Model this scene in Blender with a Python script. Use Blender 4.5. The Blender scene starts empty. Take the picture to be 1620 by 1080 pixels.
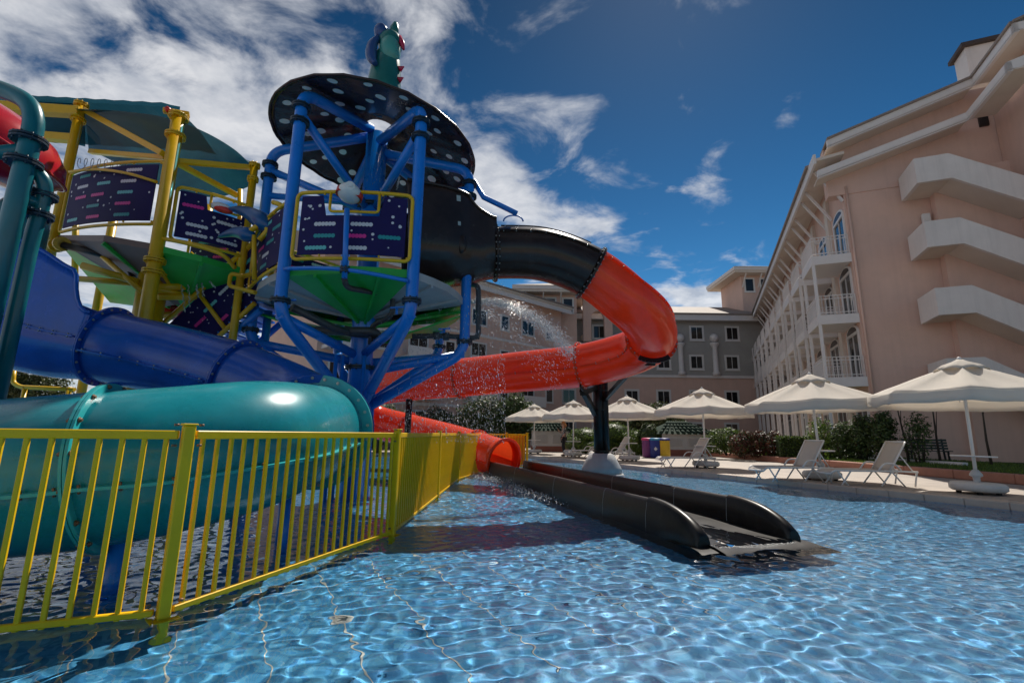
import bpy, bmesh, math, random
from math import radians, sin, cos, pi, tan, atan2, sqrt
from mathutils import Vector as V, Matrix, Quaternion, noise
rnd = random.Random(7)
scn = bpy.context.scene
COL = scn.collection
# ------------------------------------------------------------------ camera
FPX = 750.0                      # focal length in pixels of the 1620 px wide photograph
CAMZ = 1.2                       # metres above the water
PITCH, ROLL = 11.0, 0.7
cam_data = bpy.data.cameras.new('camera')
cam_data.sensor_width = 36.0
cam_data.lens = 36.0 * FPX / 1620.0
cam_data.clip_start = 0.05
cam_data.clip_end = 3000
cam = bpy.data.objects.new('camera', cam_data)
COL.objects.link(cam)
RC = Matrix.Rotation(radians(90 + PITCH), 3, 'X') @ Matrix.Rotation(radians(ROLL), 3, 'Z')
cam.matrix_world = Matrix.Translation((0, 0, CAMZ)) @ RC.to_4x4()
scn.camera = cam
# ------------------------------------------------------------------ sky
SUN_EL, SUN_AZ = 54.0, 22.0      # azimuth clockwise from +Y (the viewing direction)
w = bpy.data.worlds.new('World'); scn.world = w; w.use_nodes = True
nt = w.node_tree; N = nt.nodes; L = nt.links
N.clear()
out = N.new('ShaderNodeOutputWorld'); bg = N.new('ShaderNodeBackground')
sky = N.new('ShaderNodeTexSky'); sky.sky_type = 'NISHITA'; sky.sun_disc = False
sky.sun_elevation = radians(SUN_EL); sky.sun_rotation = radians(SUN_AZ)
sky.altitude = 0; sky.air_density = 1.0; sky.dust_density = 0.2; sky.ozone_density = 3.0
geo = N.new('ShaderNodeTexCoord')
sep = N.new('ShaderNodeSeparateXYZ'); L.new(geo.outputs['Generated'], sep.inputs[0])
def wmath(op, a, b=None, c=None):
    n = N.new('ShaderNodeMath'); n.operation = op
    for i, x in enumerate((a, b, c)):
        if x is None: continue
        if isinstance(x, (int, float)): n.inputs[i].default_value = x
        else: L.new(x, n.inputs[i])
    return n.outputs[0]
# clouds on a layer high above: direction divided by its height
hz = wmath('ADD', wmath('MAXIMUM', sep.outputs[2], 0.0), 0.13)
cu = wmath('DIVIDE', sep.outputs[0], hz); cv = wmath('DIVIDE', sep.outputs[1], hz)
cmb = N.new('ShaderNodeCombineXYZ'); L.new(cu, cmb.inputs[0]); L.new(cv, cmb.inputs[1])
def wnoise(scale, detail, rough, off, dist=0.0):
    m = N.new('ShaderNodeMapping'); m.inputs['Location'].default_value = off
    L.new(cmb.outputs[0], m.inputs[0])
    n = N.new('ShaderNodeTexNoise'); n.inputs['Scale'].default_value = scale
    n.inputs['Detail'].default_value = detail; n.inputs['Roughness'].default_value = rough
    n.inputs['Distortion'].default_value = dist
    L.new(m.outputs[0], n.inputs['Vector']); return n.outputs['Fac']
big = wnoise(0.9, 3, 0.5, (3.1, 1.7, 0.0))
fine = wnoise(4.2, 10, 0.58, (0.4, 5.2, 0.0), 0.35)
shade = wnoise(6.0, 6, 0.6, (7.7, 2.1, 0.0), 0.2)
# broken cloud that thins out towards the right; heaps and wisps where the photograph shows them
den = wmath('ADD', wmath('MULTIPLY', big, 0.40), wmath('MULTIPLY', fine, 1.15))
den = wmath('ADD', den, wmath('MULTIPLY', cu, -0.10))
for bx_, by_, br_, ba_ in ((-.75, .95, .50, .09), (-1.1, 1.0, .45, .07), (-.45, 1.05, .25, .06), (-.09, 1.42, .16, .26), (.10, 1.55, .16, .20), (.33, 1.68, .15, .26), (-.3, 1.3, .3, .08), (.60, 1.38, .10, .17), (.72, 1.07, .05, .12), (.93, 2.30, .30, .36), (.4, 1.0, .45, -.12), (.95, 1.15, .35, -.12), (.8, 1.7, .35, -.10)):
    dn = N.new('ShaderNodeVectorMath'); dn.operation = 'DISTANCE'; L.new(cmb.outputs[0], dn.inputs[0]); dn.inputs[1].default_value = (bx_, by_, 0)
    den = wmath('ADD', den, wmath('MULTIPLY', wmath('POWER', 2.718, wmath('MULTIPLY', wmath('MULTIPLY', dn.outputs['Value'], dn.outputs['Value']), -1.0 / br_ ** 2)), ba_))
ramp = N.new('ShaderNodeMapRange'); ramp.interpolation_type = 'SMOOTHSTEP'
ramp.inputs['From Min'].default_value = 0.74; ramp.inputs['From Max'].default_value = 1.04
L.new(den, ramp.inputs['Value'])
mixc = N.new('ShaderNodeMix'); mixc.data_type = 'RGBA'
L.new(wmath('MULTIPLY', ramp.outputs[0], 0.84), mixc.inputs['Factor'])
hsv = N.new('ShaderNodeHueSaturation'); hsv.inputs['Saturation'].default_value = 1.3
hsv.inputs['Value'].default_value = 1.0 / 7.0; hsv.inputs['Hue'].default_value = 0.484
L.new(sky.outputs[0], hsv.inputs['Color'])
gam = N.new('ShaderNodeGamma'); gam.inputs['Gamma'].default_value = 1.4      # deep, polarised blue
L.new(hsv.outputs[0], gam.inputs['Color'])
zen = N.new('ShaderNodeMapRange'); zen.inputs['From Min'].default_value = 0.1; zen.inputs['From Max'].default_value = 0.75
zen.inputs['To Min'].default_value = 1.85; zen.inputs['To Max'].default_value = 0.70
L.new(sep.outputs[2], zen.inputs['Value'])
deep = N.new('ShaderNodeVectorMath'); deep.operation = 'SCALE'
L.new(gam.outputs[0], deep.inputs[0]); L.new(zen.outputs[0], deep.inputs['Scale'])
L.new(deep.outputs[0], mixc.inputs['A'])
cb = N.new('ShaderNodeMix'); cb.data_type = 'RGBA'
cb.inputs['A'].default_value = (1.5, 1.6, 1.8, 1); cb.inputs['B'].default_value = (2.6, 2.6, 2.65, 1)
cr_ = N.new('ShaderNodeMapRange'); cr_.inputs['From Min'].default_value = .35; cr_.inputs['From Max'].default_value = .65
L.new(shade, cr_.inputs['Value']); L.new(cr_.outputs[0], cb.inputs['Factor']); L.new(cb.outputs['Result'], mixc.inputs['B'])
L.new(mixc.outputs['Result'], bg.inputs['Color'])
bg.inputs['Strength'].default_value = 0.15
L.new(bg.outputs[0], out.inputs[0])
# ------------------------------------------------------------------ sun
sun_d = bpy.data.lights.new('sun', 'SUN'); sun_d.energy = 2.35; sun_d.angle = radians(0.53)
sun_d.color = (1.0, 0.93, 0.83)
sun = bpy.data.objects.new('sun', sun_d); COL.objects.link(sun)
SUNDIR = V((sin(radians(SUN_AZ)) * cos(radians(SUN_EL)), cos(radians(SUN_AZ)) * cos(radians(SUN_EL)), sin(radians(SUN_EL))))
sun.rotation_euler = SUNDIR.to_track_quat('Z', 'Y').to_euler()
sun.location = SUNDIR * 60
sun_d.cycles.is_caustics_light = True
# ------------------------------------------------------------------ exposure
scn.view_settings.view_transform = 'Standard'
scn.view_settings.look = 'None'
scn.view_settings.exposure = 1.15
scn.view_settings.gamma = 1.0
scn.view_settings.use_curve_mapping = False
scn.cycles.max_bounces = 10
scn.cycles.transparent_max_bounces = 16
scn.cycles.transmission_bounces = 8
scn.cycles.glossy_bounces = 4
scn.cycles.diffuse_bounces = 5
scn.cycles.sample_clamp_indirect = 6.0
scn.cycles.use_denoising = True
scn.cycles.caustics_refractive = True
scn.cycles.caustics_reflective = False
# ------------------------------------------------------------------ helpers
def ray(px, py):
    return RC @ V(((px - 810) / FPX, (540 - py) / FPX, -1.0))
def P(px, py, y):
    """the point of the line of sight through a photograph pixel that lies y metres ahead"""
    r = ray(px, py); t = y / r.y
    return V((r.x * t, y, CAMZ + r.z * t))
def PZ(px, py, z):
    """the same, at height z"""
    r = ray(px, py); t = (z - CAMZ) / r.z
    return V((r.x * t, r.y * t, z))
OFF = {}
def offset_of(o):
    return OFF.get(o.name, V((0, 0, 0))) if o else V((0, 0, 0))
def tag(o, label=None, cat=None, group=None, kind=None):
    if label: o['label'] = label
    if cat: o['category'] = cat
    if group: o['group'] = group
    if kind: o['kind'] = kind
    return o
def thing(name, loc, label, cat, group=None):
    o = bpy.data.objects.new(name, None); COL.objects.link(o)
    o.empty_display_size = 0.2; o.location = loc
    OFF[o.name] = V(loc)
    return tag(o, label, cat, group)
def copy_tree(o, parent=None):
    c = o.copy(); COL.objects.link(c); c.parent = parent
    if parent is None and 'label' in c: pass
    for ch in list(o.children): copy_tree(ch, c)
    return c
def frame_of(t, up=V((0, 0, 1))):
    t = t.normalized()
    if abs(t.dot(up)) > 0.98: up = V((1, 0, 0)) if abs(t.x) < 0.9 else V((0, 1, 0))
    n = (up - t * up.dot(t)).normalized()
    return t, n, n.cross(t).normalized()         # tangent, up, side
def spline(pts, n=8, closed=False):
    """Catmull-Rom; each point may carry extra floats"""
    pts = [tuple(p) for p in pts]; out = []
    m = len(pts)
    def g(i):
        if closed: return pts[i % m]
        if i < 0: return tuple(2 * a - b for a, b in zip(pts[0], pts[1]))
        if i >= m: return tuple(2 * a - b for a, b in zip(pts[-1], pts[-2]))
        return pts[i]
    for i in range(m if closed else m - 1):
        a, b, c, d = g(i - 1), g(i), g(i + 1), g(i + 2)
        for k in range(n):
            t = k / n
            out.append(tuple(0.5 * (2 * q + (r - p) * t + (2 * p - 5 * q + 4 * r - s) * t * t + (3 * q - p - 3 * r + s) * t ** 3) for p, q, r, s in zip(a, b, c, d)))
    if not closed: out.append(pts[-1])
    return out
def V3(p): return V((p[0], p[1], p[2]))
def round_corners(pts, r, n=5):
    """polyline with corners replaced by arcs (quadratic)"""
    pts = [V(p) for p in pts]
    if len(pts) < 3: return pts
    out = [pts[0]]
    for a, b, c in zip(pts, pts[1:], pts[2:]):
        d1 = min(r, (a - b).length * .49); d2 = min(r, (c - b).length * .49)
        p, q = b + (a - b).normalized() * d1, b + (c - b).normalized() * d2
        for k in range(n + 1):
            t = k / n
            out.append(p * (1 - t) ** 2 + b * 2 * t * (1 - t) + q * t * t)
    out.append(pts[-1]); return out
class MB:
    def __init__(s): s.v = []; s.f = []; s.m = []; s.sm = []
    def add(s, vs, fs, m=0, smooth=False):
        o = len(s.v); s.v.extend(V(p) for p in vs)
        for f in fs: s.f.append(tuple(i + o for i in f)); s.m.append(m); s.sm.append(smooth)
        return s
    def box(s, c, size, rot=None, m=0):
        hx, hy, hz_ = size[0] / 2, size[1] / 2, size[2] / 2
        vs = [V((x, y, z)) for z in (-hz_, hz_) for y in (-hy, hy) for x in (-hx, hx)]
        if rot is not None: vs = [rot @ p for p in vs]
        vs = [p + V(c) for p in vs]
        return s.add(vs, [(0, 2, 3, 1), (4, 5, 7, 6), (0, 1, 5, 4), (2, 6, 7, 3), (0, 4, 6, 2), (1, 3, 7, 5)], m)
    def bbox(s, c, size, b=0.01, rot=None, m=0):
        """box with chamfered edges"""
        h = [x / 2 for x in size]; b = min([b] + [x * .9 for x in h])
        vs = []; idx = {}
        for sx in (-1, 1):
            for sy in (-1, 1):
                for sz in (-1, 1):
                    for a in range(3):
                        p = [sx * h[0], sy * h[1], sz * h[2]]; sg = (sx, sy, sz)
                        for k in range(3):
                            if k != a: p[k] -= sg[k] * b
                        idx[(sx, sy, sz, a)] = len(vs); vs.append(V(p))
        fs = []
        def q(*k): fs.append(tuple(idx[i] for i in k))
        for a in range(3):
            b1, c1 = (a + 1) % 3, (a + 2) % 3
            for sa in (-1, 1):
                def key(sb, sc):
                    t = [0, 0, 0]; t[a] = sa; t[b1] = sb; t[c1] = sc; return (*t, a)
                ring = [key(-1, -1), key(1, -1), key(1, 1), key(-1, 1)]
                q(*(ring if sa > 0 else ring[::-1]))
            for sb in (-1, 1):
                for sc in (-1, 1):
                    t = [0, 0, 0]; t[b1] = sb; t[c1] = sc
                    t0 = list(t); t0[a] = -1; t1 = list(t); t1[a] = 1
                    ring = [(*t0, b1), (*t1, b1), (*t1, c1), (*t0, c1)]
                    q(*(ring if sb * sc > 0 else ring[::-1]))
        for sx in (-1, 1):
            for sy in (-1, 1):
                for sz in (-1, 1):
                    ring = [(sx, sy, sz, 0), (sx, sy, sz, 1), (sx, sy, sz, 2)]
                    q(*(ring if sx * sy * sz > 0 else ring[::-1]))
        if rot is not None: vs = [rot @ p for p in vs]
        return s.add([p + V(c) for p in vs], fs, m)
    def bar(s, a, b, wd, ht, up=V((0, 0, 1)), m=0, bev=0.0):
        """rectangular bar from a to b, ht along up, wd across"""
        a, b = V(a), V(b); t, n, sd = frame_of(b - a, up)
        R = Matrix((t, sd, n)).transposed()
        if bev: return s.bbox((a + b) / 2, ((b - a).length, wd, ht), bev, R, m)
        return s.box((a + b) / 2, ((b - a).length, wd, ht), R, m)
    def tube(s, pts, r, n=10, caps=True, m=0, closed=False, smooth=True, arc=None):
        """round tube along pts; r a number or a list; arc=(a0,a1) sweeps a part of the circle"""
        pts = [V(p) for p in pts]; k = len(pts)
        rs = r if isinstance(r, (list, tuple)) else [r] * k
        tg = []
        for i in range(k):
            if closed: t = pts[(i + 1) % k] - pts[i - 1]
            else: t = pts[min(i + 1, k - 1)] - pts[max(i - 1, 0)]
            tg.append(t.normalized())
        t, nn, sd = frame_of(tg[0]); vs = []
        for i in range(k):
            if i:
                ax = tg[i - 1].cross(tg[i])
                if ax.length > 1e-7:
                    R = Matrix.Rotation(tg[i - 1].angle(tg[i]), 3, ax.normalized()); nn = R @ nn
                nn = (nn - tg[i] * nn.dot(tg[i])).normalized()
            sd = nn.cross(tg[i])
            for j in range(n):
                a = 2 * pi * j / n
                vs.append(pts[i] + (nn * cos(a) + sd * sin(a)) * rs[i])
        fs = []
        for i in range(k if closed else k - 1):
            i2 = (i + 1) % k
            for j in range(n):
                j2 = (j + 1) % n
                fs.append((i * n + j, i2 * n + j, i2 * n + j2, i * n + j2))
        s.add(vs, fs, m, smooth)
        if caps and not closed:
            o = len(s.v) - len(vs)
            s.f.append(tuple(o + j for j in range(n))); s.m.append(m); s.sm.append(False)
            s.f.append(tuple(o + (k - 1) * n + j for j in reversed(range(n)))); s.m.append(m); s.sm.append(False)
        return s
    def lathe(s, prof, c=(0, 0, 0), axis=(0, 0, 1), n=24, m=0, smooth=True, a0=0, a1=2 * pi, up=None):
        """prof = [(radius, height)] turned about axis through c"""
        c = V(c); t, nn, sd = frame_of(V(axis), up or V((0, 0, 1))); full = abs(a1 - a0 - 2 * pi) < 1e-6
        cnt = n if full else n + 1; vs = []
        for r_, h in prof:
            for j in range(cnt):
                a = a0 + (a1 - a0) * j / n
                vs.append(c + t * h + (nn * cos(a) + sd * sin(a)) * r_)
        fs = []
        for i in range(len(prof) - 1):
            for j in range(n):
                j2 = (j + 1) % cnt
                fs.append((i * cnt + j, i * cnt + j2, (i + 1) * cnt + j2, (i + 1) * cnt + j))
        return s.add(vs, [f[::-1] for f in fs], m, smooth)
    def disc(s, c, axis, r, n=16, m=0, up=None):
        c = V(c); t, nn, sd = frame_of(V(axis), up or V((0, 0, 1)))
        return s.add([c + (nn * cos(2 * pi * j / n) + sd * sin(2 * pi * j / n)) * r for j in range(n)], [tuple(reversed(range(n)))], m)
    def prism(s, poly, h, m=0, smooth=False):
        """poly: list of 3D points of a planar outline, extruded by vector h"""
        k = len(poly); h = V(h); vs = [V(p) for p in poly] + [V(p) + h for p in poly]
        fs = [tuple(reversed(range(k))), tuple(range(k, 2 * k))] + [(i, (i + 1) % k, k + (i + 1) % k, k + i) for i in range(k)]
        return s.add(vs, fs, m, smooth)
    def grid(s, rows, m=0, smooth=True, close_u=False):
        a, b = len(rows), len(rows[0]); vs = [p for r_ in rows for p in r_]
        fs = [(i * b + j, i * b + (j + 1) % b, (i + 1) * b + (j + 1) % b, (i + 1) * b + j) for i in range(a - 1) for j in range(b if close_u else b - 1)]
        return s.add(vs, fs, m, smooth)
    def ball(s, c, r, n=10, m=0, scale=(1, 1, 1), rot=None):
        rows = []
        for i in range(n // 2 + 1):
            ph = pi * i / (n // 2); row = []
            for j in range(n):
                th = 2 * pi * j / n
                p = V((r * sin(ph) * cos(th) * scale[0], r * sin(ph) * sin(th) * scale[1], r * cos(ph) * scale[2]))
                if rot is not None: p = rot @ p
                row.append(V(c) + p)
            rows.append(row)
        return s.grid(rows, m, True, True)
    def build(s, name, mat, parent=None, fix=True):
        me = bpy.data.meshes.new(name); o_ = offset_of(parent)
        me.from_pydata([tuple(p - o_) for p in s.v], [], s.f)
        mats = mat if isinstance(mat, (list, tuple)) else [mat]
        for q in mats: me.materials.append(MAT[q] if isinstance(q, str) else q)
        me.polygons.foreach_set('material_index', s.m)
        me.polygons.foreach_set('use_smooth', s.sm)
        if fix:
            bm = bmesh.new(); bm.from_mesh(me)
            bmesh.ops.remove_doubles(bm, verts=bm.verts, dist=1e-5)
            bmesh.ops.recalc_face_normals(bm, faces=bm.faces)
            bm.to_mesh(me); bm.free()
        me.update()
        o = bpy.data.objects.new(name, me); COL.objects.link(o)
        if parent: o.parent = parent; OFF[o.name] = o_
        return o
def child(name, mesh_obj, parent, loc=(0, 0, 0), rot=None):
    """another object that shares mesh data, under parent"""
    o = bpy.data.objects.new(name, mesh_obj.data if hasattr(mesh_obj, 'data') else mesh_obj)
    COL.objects.link(o); o.parent = parent; o.location = loc
    if rot is not None: o.rotation_euler = rot
    return o
# ------------------------------------------------------------------ materials
MAT = {}
def mat(name, col, rough=0.5, metal=0.0, var=0.0, vscale=3.0, bump=0.0, bscale=40.0, coat=0.0, spec=0.5, trans=0.0, alpha=1.0, dirt=0.0, glow=0.0, streak=0.0):
    m = bpy.data.materials.new(name); m.use_nodes = True
    t = m.node_tree; b = t.nodes['Principled BSDF']
    b.inputs['Base Color'].default_value = (*col, 1)
    b.inputs['Roughness'].default_value = rough; b.inputs['Metallic'].default_value = metal
    b.inputs['Coat Weight'].default_value = coat * .45; b.inputs['Coat Roughness'].default_value = 0.06
    b.inputs['Specular IOR Level'].default_value = spec
    b.inputs['Transmission Weight'].default_value = trans; b.inputs['Alpha'].default_value = alpha
    tc = t.nodes.new('ShaderNodeTexCoord')
    if var or dirt:
        n = t.nodes.new('ShaderNodeTexNoise'); n.inputs['Scale'].default_value = vscale; n.inputs['Detail'].default_value = 6; n.inputs['Roughness'].default_value = 0.62
        t.links.new(tc.outputs['Object'], n.inputs['Vector'])
        mx = t.nodes.new('ShaderNodeMix'); mx.data_type = 'RGBA'
        mr = t.nodes.new('ShaderNodeMapRange'); mr.inputs['From Min'].default_value = 0.3; mr.inputs['From Max'].default_value = 0.72
        t.links.new(n.outputs['Fac'], mr.inputs['Value'])
        mx.inputs['A'].default_value = (*[max(0, c * (1 - var)) for c in col], 1)
        mx.inputs['B'].default_value = (*[min(1, c * (1 + var) + var * .01) for c in col], 1)
        t.links.new(mr.outputs[0], mx.inputs['Factor'])
        res = mx.outputs['Result']
        if dirt:
            n2 = t.nodes.new('ShaderNodeTexNoise'); n2.inputs['Scale'].default_value = vscale * 3.1; n2.inputs['Detail'].default_value = 9; n2.inputs['Roughness'].default_value = .75
            t.links.new(tc.outputs['Object'], n2.inputs['Vector'])
            mr2 = t.nodes.new('ShaderNodeMapRange'); mr2.inputs['From Min'].default_value = 0.52; mr2.inputs['From Max'].default_value = 0.75; mr2.inputs['To Max'].default_value = dirt
            t.links.new(n2.outputs['Fac'], mr2.inputs['Value'])
            mx2 = t.nodes.new('ShaderNodeMix'); mx2.data_type = 'RGBA'
            mx2.inputs['B'].default_value = (0.18, 0.16, 0.13, 1)
            t.links.new(res, mx2.inputs['A']); t.links.new(mr2.outputs[0], mx2.inputs['Factor'])
            res = mx2.outputs['Result']
        t.links.new(res, b.inputs['Base Color'])
        rr = t.nodes.new('ShaderNodeMapRange'); rr.inputs['To Min'].default_value = max(0, rough - .07); rr.inputs['To Max'].default_value = min(1, rough + .1)
        t.links.new(n.outputs['Fac'], rr.inputs['Value']); t.links.new(rr.outputs[0], b.inputs['Roughness'])
    if bump:
        n3 = t.nodes.new('ShaderNodeTexNoise'); n3.inputs['Scale'].default_value = bscale; n3.inputs['Detail'].default_value = 5
        t.links.new(tc.outputs['Object'], n3.inputs['Vector'])
        bp = t.nodes.new('ShaderNodeBump'); bp.inputs['Strength'].default_value = bump; bp.inputs['Distance'].default_value = 0.02
        t.links.new(n3.outputs['Fac'], bp.inputs['Height']); t.links.new(bp.outputs[0], b.inputs['Normal'])
    if streak:      # rain streaks: noise drawn out in height
        src = b.inputs['Base Color'].links[0].from_socket
        mp = t.nodes.new('ShaderNodeMapping'); mp.inputs['Scale'].default_value = (2.2, 2.2, .10); t.links.new(tc.outputs['Object'], mp.inputs[0])
        n4 = t.nodes.new('ShaderNodeTexNoise'); n4.inputs['Scale'].default_value = 2.0; n4.inputs['Detail'].default_value = 7; n4.inputs['Roughness'].default_value = .7; t.links.new(mp.outputs[0], n4.inputs['Vector'])
        m4 = t.nodes.new('ShaderNodeMapRange'); m4.inputs['From Min'].default_value = .48; m4.inputs['From Max'].default_value = .78; m4.inputs['To Max'].default_value = streak; t.links.new(n4.outputs['Fac'], m4.inputs['Value'])
        x4 = t.nodes.new('ShaderNodeMix'); x4.data_type = 'RGBA'; x4.inputs['B'].default_value = (*[c * .45 for c in col], 1); t.links.new(src, x4.inputs['A']); t.links.new(m4.outputs[0], x4.inputs['Factor']); t.links.new(x4.outputs['Result'], b.inputs['Base Color'])
    if glow:        # thin fibreglass lets some light through
        tl = t.nodes.new('ShaderNodeBsdfTranslucent'); tl.inputs[0].default_value = (*col, 1); ms = t.nodes.new('ShaderNodeMixShader'); ms.inputs[0].default_value = glow
        t.links.new(b.outputs[0], ms.inputs[1]); t.links.new(tl.outputs[0], ms.inputs[2]); t.links.new(ms.outputs[0], t.nodes['Material Output'].inputs[0])
    MAT[name] = m; return m
# ------------------------------------------------------------------ materials of the place
import numpy as np
mat('fence_yellow', (0.95, 0.56, 0.002), 0.4, var=.08, vscale=5, spec=.35, dirt=.06)
mat('tower_yellow', (0.74, 0.44, 0.006), 0.35, var=.08, vscale=4, coat=.3)
mat('tower_blue', (0.008, 0.20, 0.70), 0.28, var=.08, vscale=4, coat=.4)
mat('tower_teal', (0.004, 0.15, 0.18), 0.3, var=.08, vscale=4, coat=.3)
mat('slide_blue', (0.006, 0.095, 0.46), 0.24, var=.16, vscale=2.5, coat=.5, dirt=.07, streak=.35)
mat('slide_teal', (0.008, 0.31, 0.37), 0.26, var=.14, vscale=2.2, coat=.5, dirt=.08, glow=.15, streak=.3)
mat('slide_teal_rim', (0.03, 0.42, 0.44), 0.3, var=.10, vscale=3, coat=.3)
mat('slide_red', (0.90, 0.085, 0.018), 0.22, var=.12, vscale=2.2, coat=.5, dirt=.05, glow=.30, streak=.3)
mat('slide_red_pale', (0.62, 0.09, 0.06), 0.3, var=.10, vscale=2.2, coat=.4)
mat('slide_black', (0.032, 0.019, 0.015), 0.24, var=.3, vscale=2, coat=.2, spec=.35)
mat('trough_black', (0.010, 0.0085, 0.008), 0.36, var=.4, vscale=3, spec=.32, dirt=.12)
mat('bowl_red', (0.5, 0.01, 0.02), 0.2, var=.12, vscale=1.5, coat=.5)
mat('black_steel', (0.010, 0.009, 0.009), 0.35, var=.2, spec=.3)
mat('bolt_steel', (0.45, 0.44, 0.42), 0.35, metal=.8)
mat('bolt_rust', (0.22, 0.13, 0.08), 0.5, metal=.5)
mat('pipe_grey', (0.05, 0.05, 0.053), 0.42, var=.15)
mat('concrete', (0.42, 0.43, 0.44), 0.7, var=.12, vscale=4, bump=.3, dirt=.15)
mat('white_metal', (0.72, 0.71, 0.70), 0.35, var=.04)
mat('green_deck', (0.02, 0.45, 0.06), 0.4, var=.15, vscale=2, dirt=.1)
mat('underdeck_grey', (0.42, 0.42, 0.42), 0.5, var=.12, vscale=2, dirt=.15)
mat('panel_navy', (0.014, 0.010, 0.085), 0.55, var=.1, spec=.2)
mat('print_white', (0.62, 0.62, 0.66), 0.4)
mat('print_teal', (0.01, 0.28, 0.30), 0.4)
mat('print_aqua', (0.12, 0.50, 0.50), 0.4)
mat('print_pink', (0.70, 0.02, 0.26), 0.4)
mat('coping', (0.46, 0.38, 0.32), 0.55, var=.12, vscale=3, bump=.15, dirt=.15)
mat('kerb_pink', (0.36, 0.16, 0.11), 0.6, var=.14, vscale=4, bump=.2, dirt=.2)
def deck_mat():
    m = mat('deck_stone', (0.40, 0.345, 0.295), 0.6, var=.12, vscale=.9, bump=.12, bscale=60, dirt=.2); t = m.node_tree
    b = t.nodes['Principled BSDF']; src = b.inputs['Base Color'].links[0].from_socket
    tc = t.nodes.new('ShaderNodeTexCoord'); br = t.nodes.new('ShaderNodeTexBrick')
    br.inputs['Scale'].default_value = 1.0; br.inputs['Brick Width'].default_value = .6; br.inputs['Row Height'].default_value = .4
    br.inputs['Mortar Size'].default_value = .008; br.inputs['Color1'].default_value = (1, 1, 1, 1); br.inputs['Color2'].default_value = (.86, .86, .88, 1); br.inputs['Mortar'].default_value = (.6, .58, .56, 1)
    mp = t.nodes.new('ShaderNodeMapping'); mp.inputs['Rotation'].default_value = (0, 0, radians(-25)); t.links.new(tc.outputs['Object'], mp.inputs[0]); t.links.new(mp.outputs[0], br.inputs['Vector'])
    mx = t.nodes.new('ShaderNodeMix'); mx.data_type = 'RGBA'; mx.blend_type = 'MULTIPLY'; mx.inputs['Factor'].default_value = 1
    t.links.new(src, mx.inputs['A']); t.links.new(br.outputs['Color'], mx.inputs['B']); t.links.new(mx.outputs['Result'], b.inputs['Base Color'])
deck_mat()
def ground_mat():
    m = mat('ground_soil', (0.10, 0.085, 0.06), 0.9, var=.3, vscale=.6, bump=.3)
ground_mat()
# ------------------------------------------------------------------ pool
WD = 0.42                                   # water depth
def floor_mat():
    m = bpy.data.materials.new('pool_mosaic'); m.use_nodes = True; t = m.node_tree; b = t.nodes['Principled BSDF']
    tc = t.nodes.new('ShaderNodeTexCoord')
    vo = t.nodes.new('ShaderNodeTexWhiteNoise'); vo.noise_dimensions = '2D'
    mp = t.nodes.new('ShaderNodeMapping'); mp.inputs['Scale'].default_value = (30, 30, 30); mp.inputs['Rotation'].default_value = (0, 0, radians(-29.5))
    t.links.new(tc.outputs['Object'], mp.inputs[0])
    fl = t.nodes.new('ShaderNodeVectorMath'); fl.operation = 'FLOOR'; t.links.new(mp.outputs[0], fl.inputs[0])
    t.links.new(fl.outputs[0], vo.inputs['Vector'])
    cr = t.nodes.new('ShaderNodeValToRGB'); cr.color_ramp.elements[0].color = (0.035, 0.22, 0.49, 1); cr.color_ramp.elements[1].color = (0.11, 0.42, 0.70, 1)
    cr.color_ramp.elements.new(0.5).color = (0.06, 0.31, 0.60, 1)
    t.links.new(vo.outputs['Value'], cr.inputs[0]); t.links.new(cr.outputs[0], b.inputs['Base Color'])
    b.inputs['Roughness'].default_value = 0.35
    MAT['pool_mosaic'] = m
floor_mat()
mat('joint_white', (0.55, 0.56, 0.52), 0.6, var=.1)
def water_mat():
    m = bpy.data.materials.new('water'); m.use_nodes = True; t = m.node_tree; b = t.nodes['Principled BSDF']
    b.inputs['Base Color'].default_value = (0.95, 0.99, 1, 1); b.inputs['Roughness'].default_value = 0.0
    b.inputs['Transmission Weight'].default_value = 1.0; b.inputs['IOR'].default_value = 1.333
    MAT['water'] = m
water_mat()
E0, E1 = V((8.88, 8.57, 0)), V((1.05, 25.2, 0))            # the right-hand pool edge
ED = (E1 - E0).normalized(); EN = V((ED.y, -ED.x, 0))      # along it; away from the pool
EA, EB = E0 - ED * 13.0, E1 + ED * 0.6
FARL = V((-20, EB.y + 4, 0))
POOL = [V((-20, -4, 0)), V((EA.x, -4, 0)), EA, EB, FARL]
def poly(name, pts, z, m, kind='structure', flip=False):
    mb = MB(); mb.add([V((p.x, p.y, z)) for p in pts], [tuple(range(len(pts)))])
    o = mb.build(name, m); o['kind'] = kind; return o
pf = poly('pool_floor', POOL, -WD, 'pool_mosaic')
pf.cycles.is_caustics_receiver = True
mbw = MB()
for a, b in zip(POOL, POOL[1:] + POOL[:1]):
    mbw.add([V((a.x, a.y, -WD)), V((b.x, b.y, -WD)), V((b.x, b.y, .1)), V((a.x, a.y, .1))], [(0, 1, 2, 3)])
pwl = mbw.build('pool_wall', 'pool_mosaic'); pwl['kind'] = 'structure'
# pale joints between the big fields of mosaic
JD = V((-sin(radians(29.5)), cos(radians(29.5)), 0)); JN = V((JD.y, -JD.x, 0))
first = None
def joint(a, b):
    mb = MB(); mb.bar(a, b, .010, .006); o = mb.build('tile_joint', 'joint_white', pf); o.cycles.is_caustics_receiver = True
o0 = V((-2.63, 3.2, -WD + .002))
for k in range(-7, 22):
    a = o0 + JN * (.505 * k); joint(a - JD * 1.5, a + JD * (7.5 if k < 6 else 6.5))
for k in range(0, 3):
    a = o0 + JD * (2.02 * k + .6); joint(a - JN * 3.4 + V((0, 0, .0015)), a + JN * 8.5 + V((0, 0, .0015)))
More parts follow.
